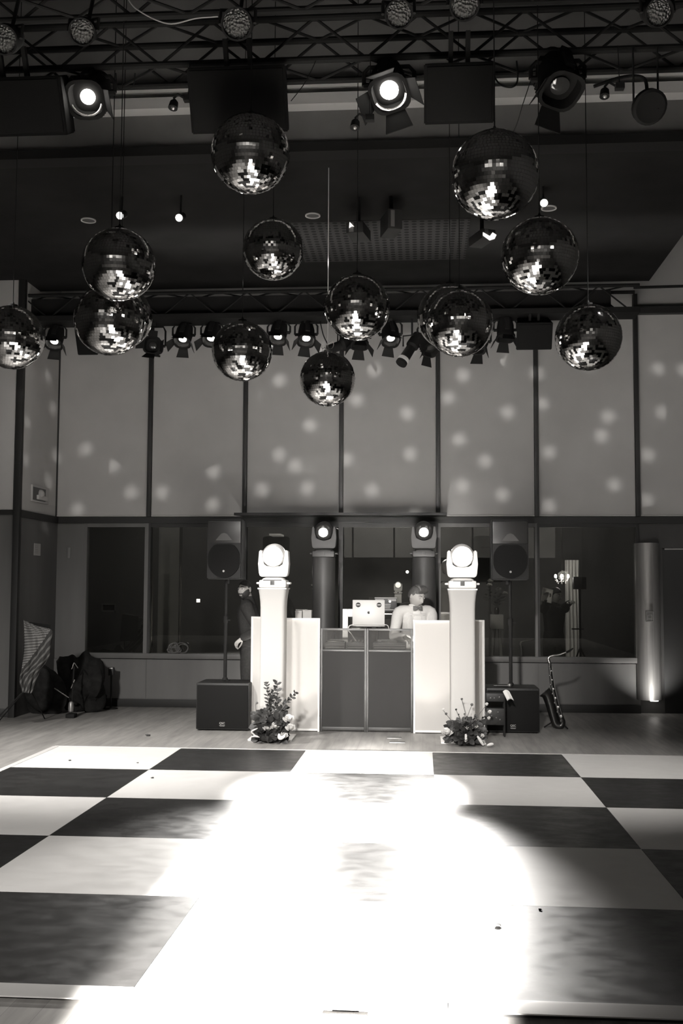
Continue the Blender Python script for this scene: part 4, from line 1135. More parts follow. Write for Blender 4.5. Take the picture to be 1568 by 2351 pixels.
    tr = b.build('trousers', bottom, t, ang=3); remesh(tr, .011, 2)
    for sx in (-1, 1):
        b = MB(); b.loft([(V((sx*.10, -.09, .03)), V((.03, 0, 0)), V((0, 0, .028))), (V((sx*.10, -.03, .05)), V((.044, 0, 0)), V((0, 0, .048))), (V((sx*.105, .06, .042)), V((.046, 0, 0)), V((0, 0, .040))), (V((sx*.112, .16, .03)), V((.045, 0, 0)), V((0, 0, .028))), (V((sx*.115, .215, .02)), V((.02, 0, 0)), V((0, 0, .016)))], 16)
        b.build('shoe', SHOE, t)
    return t, Mi, Mh
TZc = TZ
# man in the dark shirt at the left of the booth
PY = 12.38
hp = at(560, 1355, PY)
S1 = 1.70
# head centre sits above (0, .035) in the local frame
loc = (hp.x+.075, PY, 0)
ew = at(592, 1446, PY-.24); ww = at(556, 1465, PY-.2)
person('person', 'bearded man in a dark shirt behind the left booth panels looking back over his shoulder', loc, PI/2+.1, S1, .06, .88, .02, .03,
       {'L': (ew, ww, (0, .3, 1), .7, (-.75, 0, -.65)), 'R': ((loc[0]+.14, PY+.22, 1.06), (loc[0]+.02, PY+.26, .90), (0, -.3, 1), .5, None)},
       SKIN2, DSHIRT, DTROU, HAIRD, dict(hair=.006, beard=True, hairline=.062, gaze=-.4, sleeve=.92))
b = MB(); d = (ww-ew).normalized(); x_, y_, d_ = frame(d)
c = ww-d*.012
b.tube([c+x_*.034*math.cos(a)+y_*.034*math.sin(a) for a in [k*PI/8 for k in range(17)]], .006, 8, flat=.6)
tag(b.build('wristwatch', mat('watch_metal', .6, .25, .8)), 'bright wristwatch on the wrist of the man in the dark shirt', 'watch')
# man in the pale suit
PY2 = 12.78
hp = at(957, 1378, 12.56)
rz2 = PI+.30
S2 = 1.67
lean2 = .42
fx, fy = -math.sin(rz2), math.cos(rz2)
off = .31*S2*math.sin(lean2)+.05
loc2 = (hp.x-fx*off, hp.y-fy*off, 0)
e1 = at(904, 1462, 12.42); w1 = at(929, 1471, 12.2); w1.z = TZ+.085+.055
e2 = at(992, 1462, 12.5); w2 = at(985, 1480, 12.25)
person('person', 'man in a pale suit and bow tie leaning over the decks looking down', loc2, rz2, S2, lean2, .48, .42, -.05,
       {'R': (e1, w1, (0, 0, 1), .35, (.55, -.6, -.3)), 'L': (e2, w2, (0, 0, 1), .4, (-.2, -.9, -.2))},
       SKIN, SUIT, SUIT, HAIRB, dict(hair=.014, hairline=.064, quiff=True, jacket=True, gaze=.3, sleeve=.9, head=1.1, lid=.0))
# dim figure beyond the glass
PY3 = 16.2
hp = at(1270, 1367, PY3)
loc3 = (hp.x, PY3, 0)
pp = at(1253, 1362, PY3-.3)
person('person', 'dim figure in dark clothes beyond the right window holding a white sheet', loc3, PI+.5, 1.62, .05, .35, .2, 0,
       {'R': (at(1250, 1400, PY3-.1), pp+V((.0, 0, -.10)), (0, 1, 0), .6, (0, -.2, 1)), 'L': (at(1297, 1392, PY3-.05), at(1308, 1384, PY3-.25), (0, 0, 1), .5, None)},
       SKIN2, DTROU, DTROU, HAIRD, dict(hair=.012, hairline=.06, sleeve=.93))
b = MB(); b.grid(lambda u, v: pp+V((-.075+.15*u+.03*v, .02*math.sin(u*4)+.01*v-.035, -.11+.2*v-.04*u)), 8, 8)
o = b.build('white_sheet', PAPER); so = o.modifiers.new('Solidify', 'SOLIDIFY'); so.thickness = .002
tag(o, 'crumpled white sheet held by the dim figure beyond the right window', 'paper')
#@@END_PEOPLE
#@@PROPS
# ------------------------------------------------------------------ flower arrangements
GREEN = noisy('dark_leaf', .02, .04, 30, rough=.5)
GREEN2 = noisy('grey_leaf', .09, .14, 30, rough=.6)
STEM = mat('plant_stem', .08, .6)
ROSE = noisy('pale_petal', .45, .6, 20, rough=.7)
ROSED = noisy('dark_petal', .05, .09, 20, rough=.6)
MOSS = noisy('mossy_base', .02, .04, 40, rough=.9, bump=.5)
rnd = random.Random(3)
def rose(b, c, r, up=V((0, -.5, .8)), petals=14):
    up = V(up).normalized(); x, y, _ = frame(up)
    b.sphere(c, r*.42, 10, 8)
    for k in range(petals):
        ring = k/petals; a = k*2.4; rad = r*(.25+.7*ring); tilt = .2+.9*ring
        d = x*math.cos(a)+y*math.sin(a)
        cc = V(c)+d*rad*.6-up*r*.25*ring
        nn = (up*math.sin(tilt)+d*math.cos(tilt)*0+d*.4).normalized()
        l = r*(.6+.4*ring); sd = d.cross(up)
        b.grid(lambda u, v: cc+(sd*(u-.5)*l*1.5*(.6+.4*math.sin(PI*v)))+(up*math.cos(tilt*.8)+d*math.sin(tilt*.8))*v*l-d*(.5-abs(u-.5))*l*-.25*v, 4, 3)
def sprig(bs, bl, p0, p1, n, l, w, round_=False, bend=(0, 0, 0), spread=.9):
    p0, p1 = V(p0), V(p1); mid = (p0+p1)/2+V(bend)
    P = curve([p0, mid, p1], 8); bs.tube(P, [.004]*(len(P)-1)+[.002], 6)
    for k in range(n):
        f = .22+.78*k/n; i = min(len(P)-2, int(f*(len(P)-1))); p = P[i]; d = (P[i+1]-P[i]).normalized()
        a = k*2.4+rnd.random(); x, y, _ = frame(d); s = x*math.cos(a)+y*math.sin(a)
        bl.leaf(p, d*(.6 if not round_ else .45)+s*spread, V((rnd.gauss(0, .35), -1, rnd.gauss(.2, .4))), l*(1-.35*f)*rnd.uniform(.8, 1.15), w*(1-.3*f))
def px_pt(px, py, Y=11.02): return at(px, py, Y)
base = atz(628, 1697, 0)
t = thing('flower_arrangement', 'taller floor flower arrangement with leafy sprigs, in front of the left white pillar', 'flowers', (base.x, 10.92, 0), 0, 'floor flowers beside the pillars')
FYc = 10.92
R0 = V((base.x, FYc, .06))
b = MB(); b.sphere(R0+V((.0, .02, -.005)), (.13, .08, .055), 18, 10); o = b.build('mossy_base', MOSS, t, world=True)
bs, bl, bl2 = MB(), MB(), MB()
for px, py, n, l, w, rd in ((612, 1566, 34, .05, .016, 0), (622, 1600, 26, .05, .016, 0), (636, 1562, 16, .055, .03, 0), (628, 1585, 26, .05, .02, 0), (640, 1600, 20, .055, .02, 0), (680, 1588, 22, .05, .024, 0), (664, 1606, 12, .055, .036, 1), (655, 1625, 14, .06, .03, 0),
                            (598, 1632, 12, .055, .05, 1), (607, 1640, 12, .055, .05, 1), (590, 1655, 10, .055, .05, 1), (582, 1664, 8, .06, .055, 1), (632, 1640, 16, .05, .04, 1), (645, 1650, 14, .05, .04, 1), (620, 1650, 18, .05, .03, 0)):
    l *= 1.35; w *= 1.5; n = int(n*1.2)
    p1 = at(px, py, FYc+rnd.uniform(-.08, .06)); p0 = R0+V((rnd.uniform(-.06, .06), rnd.uniform(-.04, .04), .02))
    sprig(bs, bl, p0, p1, n, l, w, rd, (rnd.uniform(-.02, .02), 0, .02))
for k in range(190):
    a = rnd.random()*6.28; q = rnd.uniform(.4, 1); p = R0+V((math.cos(a)*.16*q, math.sin(a)*.10*q, rnd.uniform(-.04, .24)-.03*q))
    bl.leaf(p, V((math.cos(a), math.sin(a)*.5-.2, rnd.uniform(-.6, 1.1))), V((rnd.gauss(0, .5), -1, rnd.gauss(.3, .5))), .08, .06)
bs.build('stem', STEM, t, world=True); bl.build('foliage', GREEN, t, world=True, recalc=False)
for px, py, r, m in ((664, 1652, .05, ROSE), (668, 1672, .045, ROSE), (632, 1668, .042, ROSE), (615, 1672, .04, ROSE), (600, 1676, .045, ROSED), (652, 1690, .04, ROSE)):
    b = MB(); rose(b, at(px, py, FYc-.09), r); b.build('rose', m, t, world=True, recalc=False)
for pts in (((588, 1690), (578, 1680), (592, 1672)), ((640, 1684), (643, 1694), (655, 1690)), ((596, 1693), (586, 1690), (577, 1692))):
    P = curve([at(x, y, FYc-.14) for x, y in pts], 6); b = MB(); b.tube(P, [.004+.018*math.sin(PI*k/(len(P)-1)) for k in range(len(P))], 10, flat=.5); b.build('petal', ROSE, t, world=True)
b = MB(); P = curve([at(592, 1658, FYc), at(588, 1632, FYc), at(587, 1618, FYc), at(592, 1612, FYc)], 6); b.tube(P, [.003]*(len(P)-6)+[.004, .008, .012, .013, .01, .005], 8); b.build('bud', GREEN2, t, world=True)

base = atz(1068, 1706, 0)
t = thing('flower_arrangement', 'lower floor flower arrangement with thin upright stems, in front of the right white pillar', 'flowers', (base.x, 10.92, 0), 0, 'floor flowers beside the pillars')
R0 = V((base.x, FYc, .08))
b = MB(); b.sphere(R0+V((0, .02, -.015)), (.14, .09, .065), 18, 10); b.build('mossy_base', MOSS, t, world=True)
bs, bl = MB(), MB()
for k in range(210):
    a = rnd.random()*6.28; p = R0+V((math.cos(a)*rnd.uniform(.05, .17), math.sin(a)*.09, rnd.uniform(-.03, .15)))
    bl.leaf(p, V((math.cos(a), math.sin(a)*.5-.2, rnd.uniform(-.6, 1.0))), V((rnd.gauss(0, .5), -1, rnd.gauss(.3, .5))), .075, .055)
for px, py, n in ((1095, 1640, 12), (1110, 1660, 12), (1120, 1635, 12), (1100, 1655, 16), (1075, 1655, 14), (1050, 1662, 12)):
    sprig(bs, bl, R0+V((rnd.uniform(-.05, .08), 0, .03)), at(px, py, FYc), n, .045, .03)
for px, py, r, m, bx in ((1017, 1630, .018, ROSE, -.03), (1024, 1640, .018, GREEN2, -.02), (1047, 1630, .014, GREEN, 0), (1060, 1606, .016, GREEN2, .02), (1083, 1619, .02, GREEN2, -.02), (1053, 1641, .010, GREEN, 0), (1066, 1640, .010, GREEN, 0), (1117, 1618, .022, ROSE, .0), (1124, 1636, .026, ROSE, .0), (1122, 1650, .022, ROSE, .0), (1090, 1645, .012, GREEN, 0)):
    p1 = at(px, py, FYc); P = curve([R0+V((bx, 0, .04)), (R0+p1)/2+V((bx, 0, .03)), p1], 6); bs.tube(P, .0028, 6)
    b = MB(); rose(b, p1, r, (0, -.4, .8), 8); b.build('blossom', m, t, world=True, recalc=False)
bs.build('stem', STEM, t, world=True); bl.build('foliage', GREEN, t, world=True, recalc=False)
for px, py, r, m in ((1027, 1683, .05, ROSE), (1078, 1671, .035, ROSE), (1090, 1668, .03, ROSE), (1070, 1662, .04, ROSED), (1105, 1690, .028, ROSE), (1100, 1678, .03, ROSED)):
    b = MB(); rose(b, at(px, py, FYc-.1), r); b.build('rose', m, t, world=True, recalc=False)
for pts in (((1069, 1685), (1070, 1697), (1068, 1703)), ((1096, 1690), (1104, 1702), (1110, 1711)), ((1118, 1712), (1126, 1709), (1133, 1708))):
    P = curve([at(x, y, FYc-.13) for x, y in pts], 6); P = [V((p.x, p.y, max(.014, p.z))) for p in P]
    b = MB(); b.tube(P, [.008+.008*math.sin(PI*k/(len(P)-1)) for k in range(len(P))], 10); b.build('lily', ROSE, t, world=True)

# ------------------------------------------------------------------ left corner
def cloth_mat():
    m = mat('woven_scarf', .2, .9, spec=.1)
    uv = N(m, 'ShaderNodeUVMap'); sx = N(m, 'ShaderNodeSeparateXYZ'); L(m, uv.outputs[0], sx.inputs[0])
    def wave(out, f, th):
        a = N(m, 'ShaderNodeMath', operation='MULTIPLY'); a.inputs[1].default_value = f; L(m, out, a.inputs[0])
        c = N(m, 'ShaderNodeMath', operation='SINE'); L(m, a.outputs[0], c.inputs[0])
        e = N(m, 'ShaderNodeMath', operation='GREATER_THAN'); e.inputs[1].default_value = th; L(m, c.outputs[0], e.inputs[0]); return e.outputs[0]
    ad = N(m, 'ShaderNodeMath', operation='ADD'); L(m, sx.outputs[0], ad.inputs[0]); L(m, sx.outputs[1], ad.inputs[1])
    sb = N(m, 'ShaderNodeMath', operation='SUBTRACT'); L(m, sx.outputs[0], sb.inputs[0]); L(m, sx.outputs[1], sb.inputs[1])
    w1, w2 = wave(ad.outputs[0], 190, .6), wave(sb.outputs[0], 190, .6)
    mx = N(m, 'ShaderNodeMath', operation='MAXIMUM'); L(m, w1, mx.inputs[0]); L(m, w2, mx.inputs[1])
    st = wave(sx.outputs[1], 46, .45)
    gt = N(m, 'ShaderNodeMath', operation='GREATER_THAN'); gt.inputs[1].default_value = .62; L(m, sx.outputs[1], gt.inputs[0])
    mm = N(m, 'ShaderNodeMixRGB'); L(m, gt.outputs[0], mm.inputs[0])
    r1 = ramp(m, mx.outputs[0], [(0, .04), (1, .26)]); r2 = ramp(m, st, [(0, .045), (1, .13)])
    L(m, r1, mm.inputs[1]); L(m, r2, mm.inputs[2]); L(m, mm.outputs[0], bsdf(m).inputs['Base Color'])
    return m
SCARF = cloth_mat()
LY_ = 12.0
A, B_, C_, D_ = (52, 1424), (119, 1445), (36, 1562), (72, 1592)
outline_l = [(54, 1424), (56, 1460), (55, 1500), (50, 1535), (45, 1560), (52, 1590)]
outline_r = [(88, 1440), (119, 1447), (116, 1482), (112, 1510), (90, 1545), (72, 1592)]
pl_, pr_ = curve([V((x, y, 0)) for x, y in outline_l], 8), curve([V((x, y, 0)) for x, y in outline_r], 8)
p = at(85, 1500, LY_); foot = atz(103, 1651, 0)
t = thing('music_stand', 'thin black stand leaning under the patterned scarf at the left', 'stand', (foot.x, foot.y, 0))
top = at(66, 1450, LY_+.06)
b = MB(); b.cyl(foot, at(66, 1575, LY_+.03), .007, .007, seg=8); b.cyl(at(66, 1575, LY_+.03), top, .007, seg=8); b.build('pole', BLACKM, t, world=True)
g1 = atz(52, 1640, 0); b = MB(); b.cyl(V((g1.x, LY_+.25, 0.006)), at(66, 1575, LY_+.03), .007, seg=8); b.build('leg', BLACKM, t, world=True)
g1 = atz(44, 1645, 0); b = MB(); b.cyl(V((g1.x, LY_-.1, 0.006)), at(66, 1575, LY_+.03), .007, seg=8); b.build('leg', BLACKM, t, world=True)
b = MB(); b.prism([(-.13, -.3), (.14, -.3), (.15, .08), (-.1, .11)], top+V((.09, .03, 0)), (1, 0, 0), (0, 0, 1), (0, .006, 0)); b.build('desk', BLACKM, t, world=True)
def scarf(u, v):
    i = v*(len(pl_)-1); k = min(len(pl_)-2, int(i)); f = i-k
    a = pl_[k].lerp(pl_[k+1], f); c = pr_[k].lerp(pr_[k+1], f)
    q = a.lerp(c, u)
    dy = -.05-.07*math.sin(PI*u)*(.6+.4*math.sin(v*6))+.02*math.sin(9*u+7*v)+.014*math.sin(23*u-11*v)
    return at(q.x, q.y, LY_+dy)
b = MB(); b.grid(scarf, 28, 40); o = b.build('patterned_scarf', SCARF, loc=tuple(at(80, 1500, LY_)), ang=3)
uvl = o.data.uv_layers.new(name='UVMap'); nV = 41
for lp in o.data.loops:
    i, j = divmod(lp.vertex_index, nV); uvl.data[lp.index].uv = (i/28*.5, j/40+.45*i/28)
so = o.modifiers.new('Solidify', 'SOLIDIFY'); so.thickness = .006
tag(o, 'net-patterned fringed scarf draped over the thin stand at the left', 'scarf')
def lump(name, label, cat, px, py, Y, rx, ry, rz, m, seed, amp=.18):
    c = at(px, py, Y); z = rz
    b = MB(); b.sphere((0, 0, 0), 1, 36, 22); r = random.Random(seed)
    ks = [(V((r.gauss(0, 1), r.gauss(0, 1), r.gauss(0, 1)))*2.2, r.random()*6) for _ in range(5)]+[(V((r.gauss(0, 1), r.gauss(0, 1), r.gauss(0, 1)))*3.6, r.random()*6) for _ in range(5)]
    for v in b.bm.verts:
        n = v.co.copy(); k = 1+amp*sum(math.sin(q.dot(n)+f) for q, f in ks)/3
        v.co = V((n.x*rx*k, n.y*ry*k, max(-rz*.92, n.z*rz*k)))
    for v in b.bm.verts: v.co.z += rz*.92
    o = b.build(name, m, loc=None); o.location = (c.x, Y, 0.001); return tag(o, label, cat)
BAG = noisy('black_bag_cloth', .010, .022, 12, rough=.9, spec=.1, bump=.3)
lump('equipment_bag', 'slumped black equipment bag in the dark left corner beside the scarf', 'bag', 100, 1560, 13.05, .24, .16, .33, BAG, 1, .24)
lump('equipment_bag', 'black equipment bag heaped behind the chrome stand in the left corner', 'bag', 182, 1580, 13.3, .30, .2, .36, BAG, 2, .24)
lump('equipment_bag', 'low black bag at the foot of the wall right of the chrome stand', 'bag', 222, 1615, 13.62, .13, .13, .16, BAG, 5, .24)
# chrome stand with bits catching light
t = thing('chrome_stand', 'folded chrome drum stand glinting in front of the black bags', 'stand', (atz(164, 1648, 0).x, atz(164, 1648, 0).y, 0)); CY = t.location.y
def cp(x, y): return at(x, y, CY)
b = MB(); b.cyl(cp(125, 1580), cp(158, 1602), .006, seg=8); b.build('arm', CHROME, t, world=True)
b = MB(); b.cyl(cp(163, 1580), cp(171, 1560), .008, seg=8); b.build('arm', CHROME, t, world=True)
b = MB(); b.cyl(cp(164, 1636), cp(170, 1530), .009, seg=8); b.build('upright', BLACKM, t, world=True)
b = MB(); b.tube(curve([cp(164, 1536), cp(167, 1530), cp(169, 1523), cp(172, 1524), cp(179, 1534)], 6), .006, 8); b.build('hook', CHROME, t, world=True)
b = MB(); c = cp(163, 1622); b.lathe([(.03, -.06), (.035, -.02), (.03, .04), (.02, .06), (.0, .062)], o=c, seg=14); b.build('pedal_cup', mat('dull_metal', .3, .4, .6), t, world=True)
b = MB(); c = cp(164, 1636); b.box(c.x-.06, c.x+.05, CY-.05, CY+.08, .0, .05, .012); b.build('foot', BLACKM, t, world=True)
# small black box on stand with pale label by the wall
p = at(256, 1533, 13.7); 
t = thing('stage_box', 'small black box with pale label on a low stand by the left back wall', 'box', (p.x, 13.7, 0))
b = MB(); b.box(-.035, .035, -.03, .03, p.z-.10, p.z+.005, .006); b.build('body', BLACKP, t)
b = MB(); b.box(-.024, .024, -.034, -.029, p.z-.012, p.z+.002, .001); b.build('label_plate', PAPER, t)
b = MB(); b.cyl((0, 0, 0), (0, 0, p.z-.09), .012, seg=8); b.build('stem', BLACKM, t)
b = MB(); b.lathe([(.09, 0), (.09, .012), (.02, .02)], seg=18); b.build('foot', BLACKM, t)
# coiled cables on the sill
p = at(408, 1503, WY-.04)
t = thing('cable_coil', 'tangled heap of coiled cables on the window sill at left', 'cable', (p.x, WY-.04+.0, Z_SILL+.001))
b = MB(); r = random.Random(4)
for k in range(9):
    cx, rx, rz_ = r.uniform(-.08, .10), r.uniform(.05, .09), r.uniform(.03, .075)
    b.tube([V((cx+rx*math.cos(a), r.uniform(-.005, .005)+.012*math.sin(3*a+k)-.005, max(.008, rz_+rz_*math.sin(a)+.006))) for a in [j*PI/9 for j in range(19)]], .007, 6)
b.build('loops', mat('cable_rubber', .10, .4), t)
# wall plates and strobe
def plate(px0, py0, px1, py1, lab, m, name='wall_plate', cat='wall plate'):
    # lies on the angled jog wall
    def onwall(px, py):
        n = V((WY-JY, -(XC-XJ), 0)).normalized(); q = V((XJ, JY, 0)); d = ray(px, py); return EYE+d*((q-EYE).dot(n)/d.dot(n))
    return onwall
n_w = V((WY-JY, -(XC-XJ), 0)).normalized(); u_w = V((XC-XJ, WY-JY, 0)).normalized()
def wall_pt(px, py, off=.03):
    q = V((XJ, JY, 0))+n_w*off; d = ray(px, py); return EYE+d*((q-EYE).dot(n_w)/d.dot(n_w))
def wall_box(b, px0, py0, px1, py1, o0, o1, bev=.003):
    a, c = wall_pt(px0, py0, o0), wall_pt(px1, py1, o0)
    ua, uc = (a-V((XJ, JY, 0))).dot(u_w), (c-V((XJ, JY, 0))).dot(u_w)
    M = Matrix((u_w, n_w, V((0, 0, 1)))).transposed().to_4x4(); M.translation = V((XJ, JY, 0))
    b.box(min(ua, uc), max(ua, uc), o0, o1, min(a.z, c.z), max(a.z, c.z), bev, M)
t = thing('alarm_strobe', 'pale square wall alarm with a rounded strobe on the angled left wall', 'alarm', wall_pt(90, 1135))
b = MB(); wall_box(b, 71, 1112, 108, 1158, .021, .045); b.build('back_box', mat('pale_plastic', .4, .5), t, world=True)
b = MB(); wall_box(b, 76, 1117, 104, 1153, .045, .048); b.build('dark_face', mat('strobe_face', .06, .4), t, world=True)
c = wall_pt(92, 1134, .05)
b = MB(); b.lathe([(.055, 0), (.05, .03), (.03, .05), (.001, .055)], o=c, ax=n_w, seg=18); b.build('strobe_dome', mat('pale_plastic'), t, world=True)
b = MB(); wall_box(b, 84, 1136, 105, 1151, .046, .075, .006); b.build('horn', mat('pale_plastic'), t, world=True)
t = thing('wall_notice', 'small pale notice with printed lines on the dark angled left wall', 'sign', wall_pt(85, 1262))
b = MB(); wall_box(b, 78, 1247, 92, 1276, .031, .036, .001); b.build('card', mat('pale_card', .34, .6), t, world=True)
b = MB()
for k in range(5): wall_box(b, 80.5, 1253+4*k, 87, 1254.2+4*k, .0362, .0366, 0)
b.build('print_lines', mat('print_grey', .12, .6), t, world=True)
q0, q1 = at(154, 1257, WY), at(162, 1282, WY)
b = MB(); b.box(q0.x, q1.x, WY-.012, WY, q1.z, q0.z, .003); tag(b.build('switch_plate', mat('dim_plate', .13, .5), loc=(q0.x, WY, q1.z)), 'dim narrow switch plate on the back wall left of the dark window', 'wall plate')

# ------------------------------------------------------------------ right side
# saxophone on its stand
XY = 12.35
def sp(x, y, dy=0): return at(x, y, XY+dy)
SAXM = mat('sax_brass', .2, .4, 1)
SAXD = mat('dark_lacquer', .10, .3, .9)
sf = atz(1283, 1672, 0)
t = thing('saxophone', 'dark saxophone with a bright neck standing on the floor right of the subwoofer', 'saxophone', (sp(1290, 1670).x, XY, 0))
body_px = [(1262, 1520), (1264, 1545), (1268, 1575), (1276, 1610), (1285, 1640), (1291, 1658), (1286, 1667), (1276, 1662), (1270, 1645), (1262, 1615), (1256, 1596), (1250, 1588)]
P, Rr = spline([sp(x, y, -.02+.004*i) for i, (x, y) in enumerate(body_px)], [.016, .018, .022, .027, .032, .036, .04, .042, .046, .052, .062, .078], 6)
b = MB(); b.tube(P, Rr, 16); b.build('body_tube', SAXD, t, world=True)
b = MB(); P, Rr = spline([sp(x, y, -.02) for x, y in ((1262, 1522), (1259, 1513), (1262, 1508), (1272, 1505), (1285, 1503), (1296, 1499), (1302, 1497))], [.016, .015, .013, .012, .010, .009, .008], 6); b.tube(P, Rr, 12); b.build('neck', mat('neck_brass', .8, .22, 1), t, world=True)
b = MB(); P, Rr = spline([sp(x, y, -.02) for x, y in ((1300, 1498), (1308, 1494), (1316, 1488))], [.011, .012, .006], 4); b.tube(P, Rr, 10); b.build('mouthpiece', BLACKM, t, world=True)
b = MB()
for k in range(13):
    f = k/12; x, y = 1264+25*f*f+2*f, 1530+125*f; c = sp(x-2+3*(k % 2), y, -.05)
    b.lathe([(.007+.008*f, 0), (.009+.008*f, .005), (.004, .007)], o=c, ax=(.2*(1-2*(k % 2)), -1, .1), seg=12)
b.build('key_cups', SAXM, t, world=True)
b = MB()
for dx in (4, -3): b.tube([sp(1264+dx, 1530, -.045), sp(1268+dx, 1570, -.05), sp(1277+dx, 1610, -.055), sp(1287+dx, 1645, -.06)], .004, 6)
b.build('key_rods', SAXM, t, world=True)
t = thing('sax_stand', 'low black tripod stand holding the saxophone', 'stand', (sf.x, sf.y, 0))
b = MB(); b.tube([sp(1268, 1600, .06), sp(1280, 1650, .06), sp(1290, 1672, .06)], .009, 8); b.build('upright', BLACKM, t, world=True)
for x, dy in ((1250, .05), (1302, -.05), (1275, .3)):
    q = atz(x, 1668, 0); b = MB(); b.cyl(sp(1280, 1650, .06), V((sp(x, 1668).x, XY+dy, .008)), .008, seg=8); b.build('leg', BLACKM, t, world=True)
# small black stand with paper in front of the right subwoofer
KY = 11.6
k0, k1 = at(1116, 1600, KY).x, at(1158, 1600, KY).x
t = thing('equipment_stand', 'small black equipment stand with knobs in front of the right subwoofer', 'stand', ((k0+k1)/2, KY, 0)); w = (k1-k0)/2
zt_k = at(1150, 1592, KY).z
b = MB(); b.box(-w, w, -.0, .12, zt_k-.09, zt_k, .008); b.build('unit', BLACKP, t)
b = MB(); b.box(-w, w, .0, .12, zt_k-.34, zt_k-.16, .008); b.build('unit', BLACKP, t)
b = MB()
for sx in (-1, 1):
    for yy in (.01, .11): b.box(sx*w-.008, sx*w+.008, yy-.008, yy+.008, 0, zt_k-.01)
b.build('frame', BLACKM, t)
b = MB()
for fx, fz in ((-.5, .05), (-.1, .05), (.45, .04), (.3, .2), (.1, .26), (.5, .28), (-.4, .24)): b.lathe([(.008, 0), (.007, .012), (.001, .013)], o=(fx*w, 0, zt_k-fz), ax=(0, -1, 0), seg=10)
b.build('knobs', mat('dark_knob', .12, .3, .6), t)
pp2 = at(1165, 1588, KY-.05)
b = MB(); b.grid(lambda u, v: pp2+V((-.05+.07*u+.05*v, .012*math.sin(5*u)+.02*v, .0+.02*math.sin(3*u)-.10*v)), 8, 8); o = b.build('white_paper', PAPER, loc=tuple(pp2)); so = o.modifiers.new('Solidify', 'SOLIDIFY'); so.thickness = .002
tag(o, 'small folded white paper hanging from the black equipment stand', 'paper')
q0 = V((at(1133, 1567, 12.05).x, 12.05, zs2+.013)); q1 = V((at(1166, 1564, 12.05).x, 12.05, zs2+.013))
t = thing('microphone', 'dark handheld microphone lying on the right subwoofer', 'microphone', q0); 
b = MB(); b.cyl(q0, q1, .010, .014, seg=12); b.build('handle', mat('mic_body', .05, .3, .5), t, world=True)
b = MB(); b.sphere(q1+V((.018, 0, .006)), .022, 14, 10); b.build('grille', mat('mic_grille', .4, .4, .8), t, world=True)
# metal pilaster with uplight
pxL, pxR = at(1465, 1500, WY-.14).x, at(1522, 1500, WY-.14).x
pr0 = (pxR-pxL)/2; pc = V(((pxL+pxR)/2, WY, 0)); zb = at(1495, 1609, WY-.2).z; zt2 = at(1495, 1246, WY-.2).z
t = thing('metal_pilaster', 'rounded brushed-metal pilaster hanging above the floor at the right', 'column', (pc.x, WY, zb))
b = MB()
pts = [(pr0*math.cos(a), -.20*math.sin(a)) for a in [PI*k/24 for k in range(25)]]
b.prism(pts, (0, .0, 0), (1, 0, 0), (0, 1, 0), (0, 0, zt2-zb)); b.build('shell', noisy('brushed_metal', .32, .40, 40, (1, 1, .04), rough=.42, metal=.65), t)
b = MB(); b.lathe([(.055, -.001), (.05, -.012), (.001, -.013)], o=(.04, -.12, 0), seg=20); b.build('lens', mat('pilaster_lens', .9, .3, emit=5), t)
b = MB(); zz = at(1490, 1404, WY-.2).z-zb; z2_ = at(1490, 1427, WY-.2).z-zb; x0_, x1_ = at(1482, 1400, WY-.2).x-pc.x, at(1499, 1400, WY-.2).x-pc.x
t2 = thing('control_panel', 'small square keypad on the metal pilaster', 'keypad', (pc.x, WY-.2, zb+z2_))
b.box(x0_, x1_, -.022, .01, 0, zz-z2_, .003); b.build('body', mat('keypad_grey', .18, .4, .3), t2)
b = MB(); h_ = zz-z2_; fx = .006
b.box(x0_, x1_, -.026, -.021, h_-.004, h_); b.box(x0_, x1_, -.026, -.021, 0, .004); b.box(x0_, x0_+.004, -.026, -.021, 0, h_); b.box(x1_-.004, x1_, -.026, -.021, 0, h_)
b.box(x0_+.02, x1_-.02, -.026, -.021, h_*.66, h_*.69); b.box(x0_+.02, x1_-.02, -.026, -.021, h_*.34, h_*.37); b.box(x0_+.02, x0_+.023, -.026, -.021, .0, h_*.7); b.box(x1_-.023, x1_-.02, -.026, -.021, 0, h_*.7)
b.build('bezel', mat('keypad_bezel', .6, .3, .5), t2)
b = MB(); b.box(x0_-.0, x1_, -.03, .0, h_+.005, h_+.012, .002); b.build('visor', mat('keypad_grey'), t2)
# floor plates and debris
for px, py, w, lab in ((905, 1694, .15, 'dark rim of a small floor plate in front of the booth, far one'), (912, 1704, .16, 'dark rim of a small floor plate in front of the booth, near one')):
    p = atz(px, py, 0); b = MB(); b.box(p.x-w/2, p.x+w/2, p.y-.05, p.y+.05, 0, .004, .001)
    tag(b.build('floor_plate', mat('floor_plate_metal', .2, .35, .3), loc=(p.x, p.y, 0)), lab, 'floor plate', 'floor plates')
def crumb(px, py, r, lab, z=0, m=None):
    p = atz(px, py, z); b = MB(); b.sphere((0, 0, r*.35), (r, r*.7, r*.35), 8, 6)
    for v in b.bm.verts: v.co *= random.uniform(.75, 1.25)
    for v in b.bm.verts: v.co.z = max(0, v.co.z)
    o = b.build('dried_petal', m or mat('dried_petal', .05, .8)); o.location = (p.x, p.y, z+.0005); tag(o, lab, 'petal')
crumb(340, 1690, .028, 'dark crumpled scrap on the wooden floor behind the dance floor at left')
crumb(350, 1787, .014, 'small dark speck on the white tile nearest the dark tile corner at left', DZ)
crumb(160, 1747, .014, 'small dark speck on the far left white tile', DZ)
crumb(316, 1752, .01, 'tiny dark speck on the right of the far left white tile', DZ)
crumb(1143, 2127, .016, 'small dark speck on the near right tile by the bright light edge', DZ)
crumb(1240, 2090, .010, 'tiny dark speck on the near right black tile under the white tile', DZ)
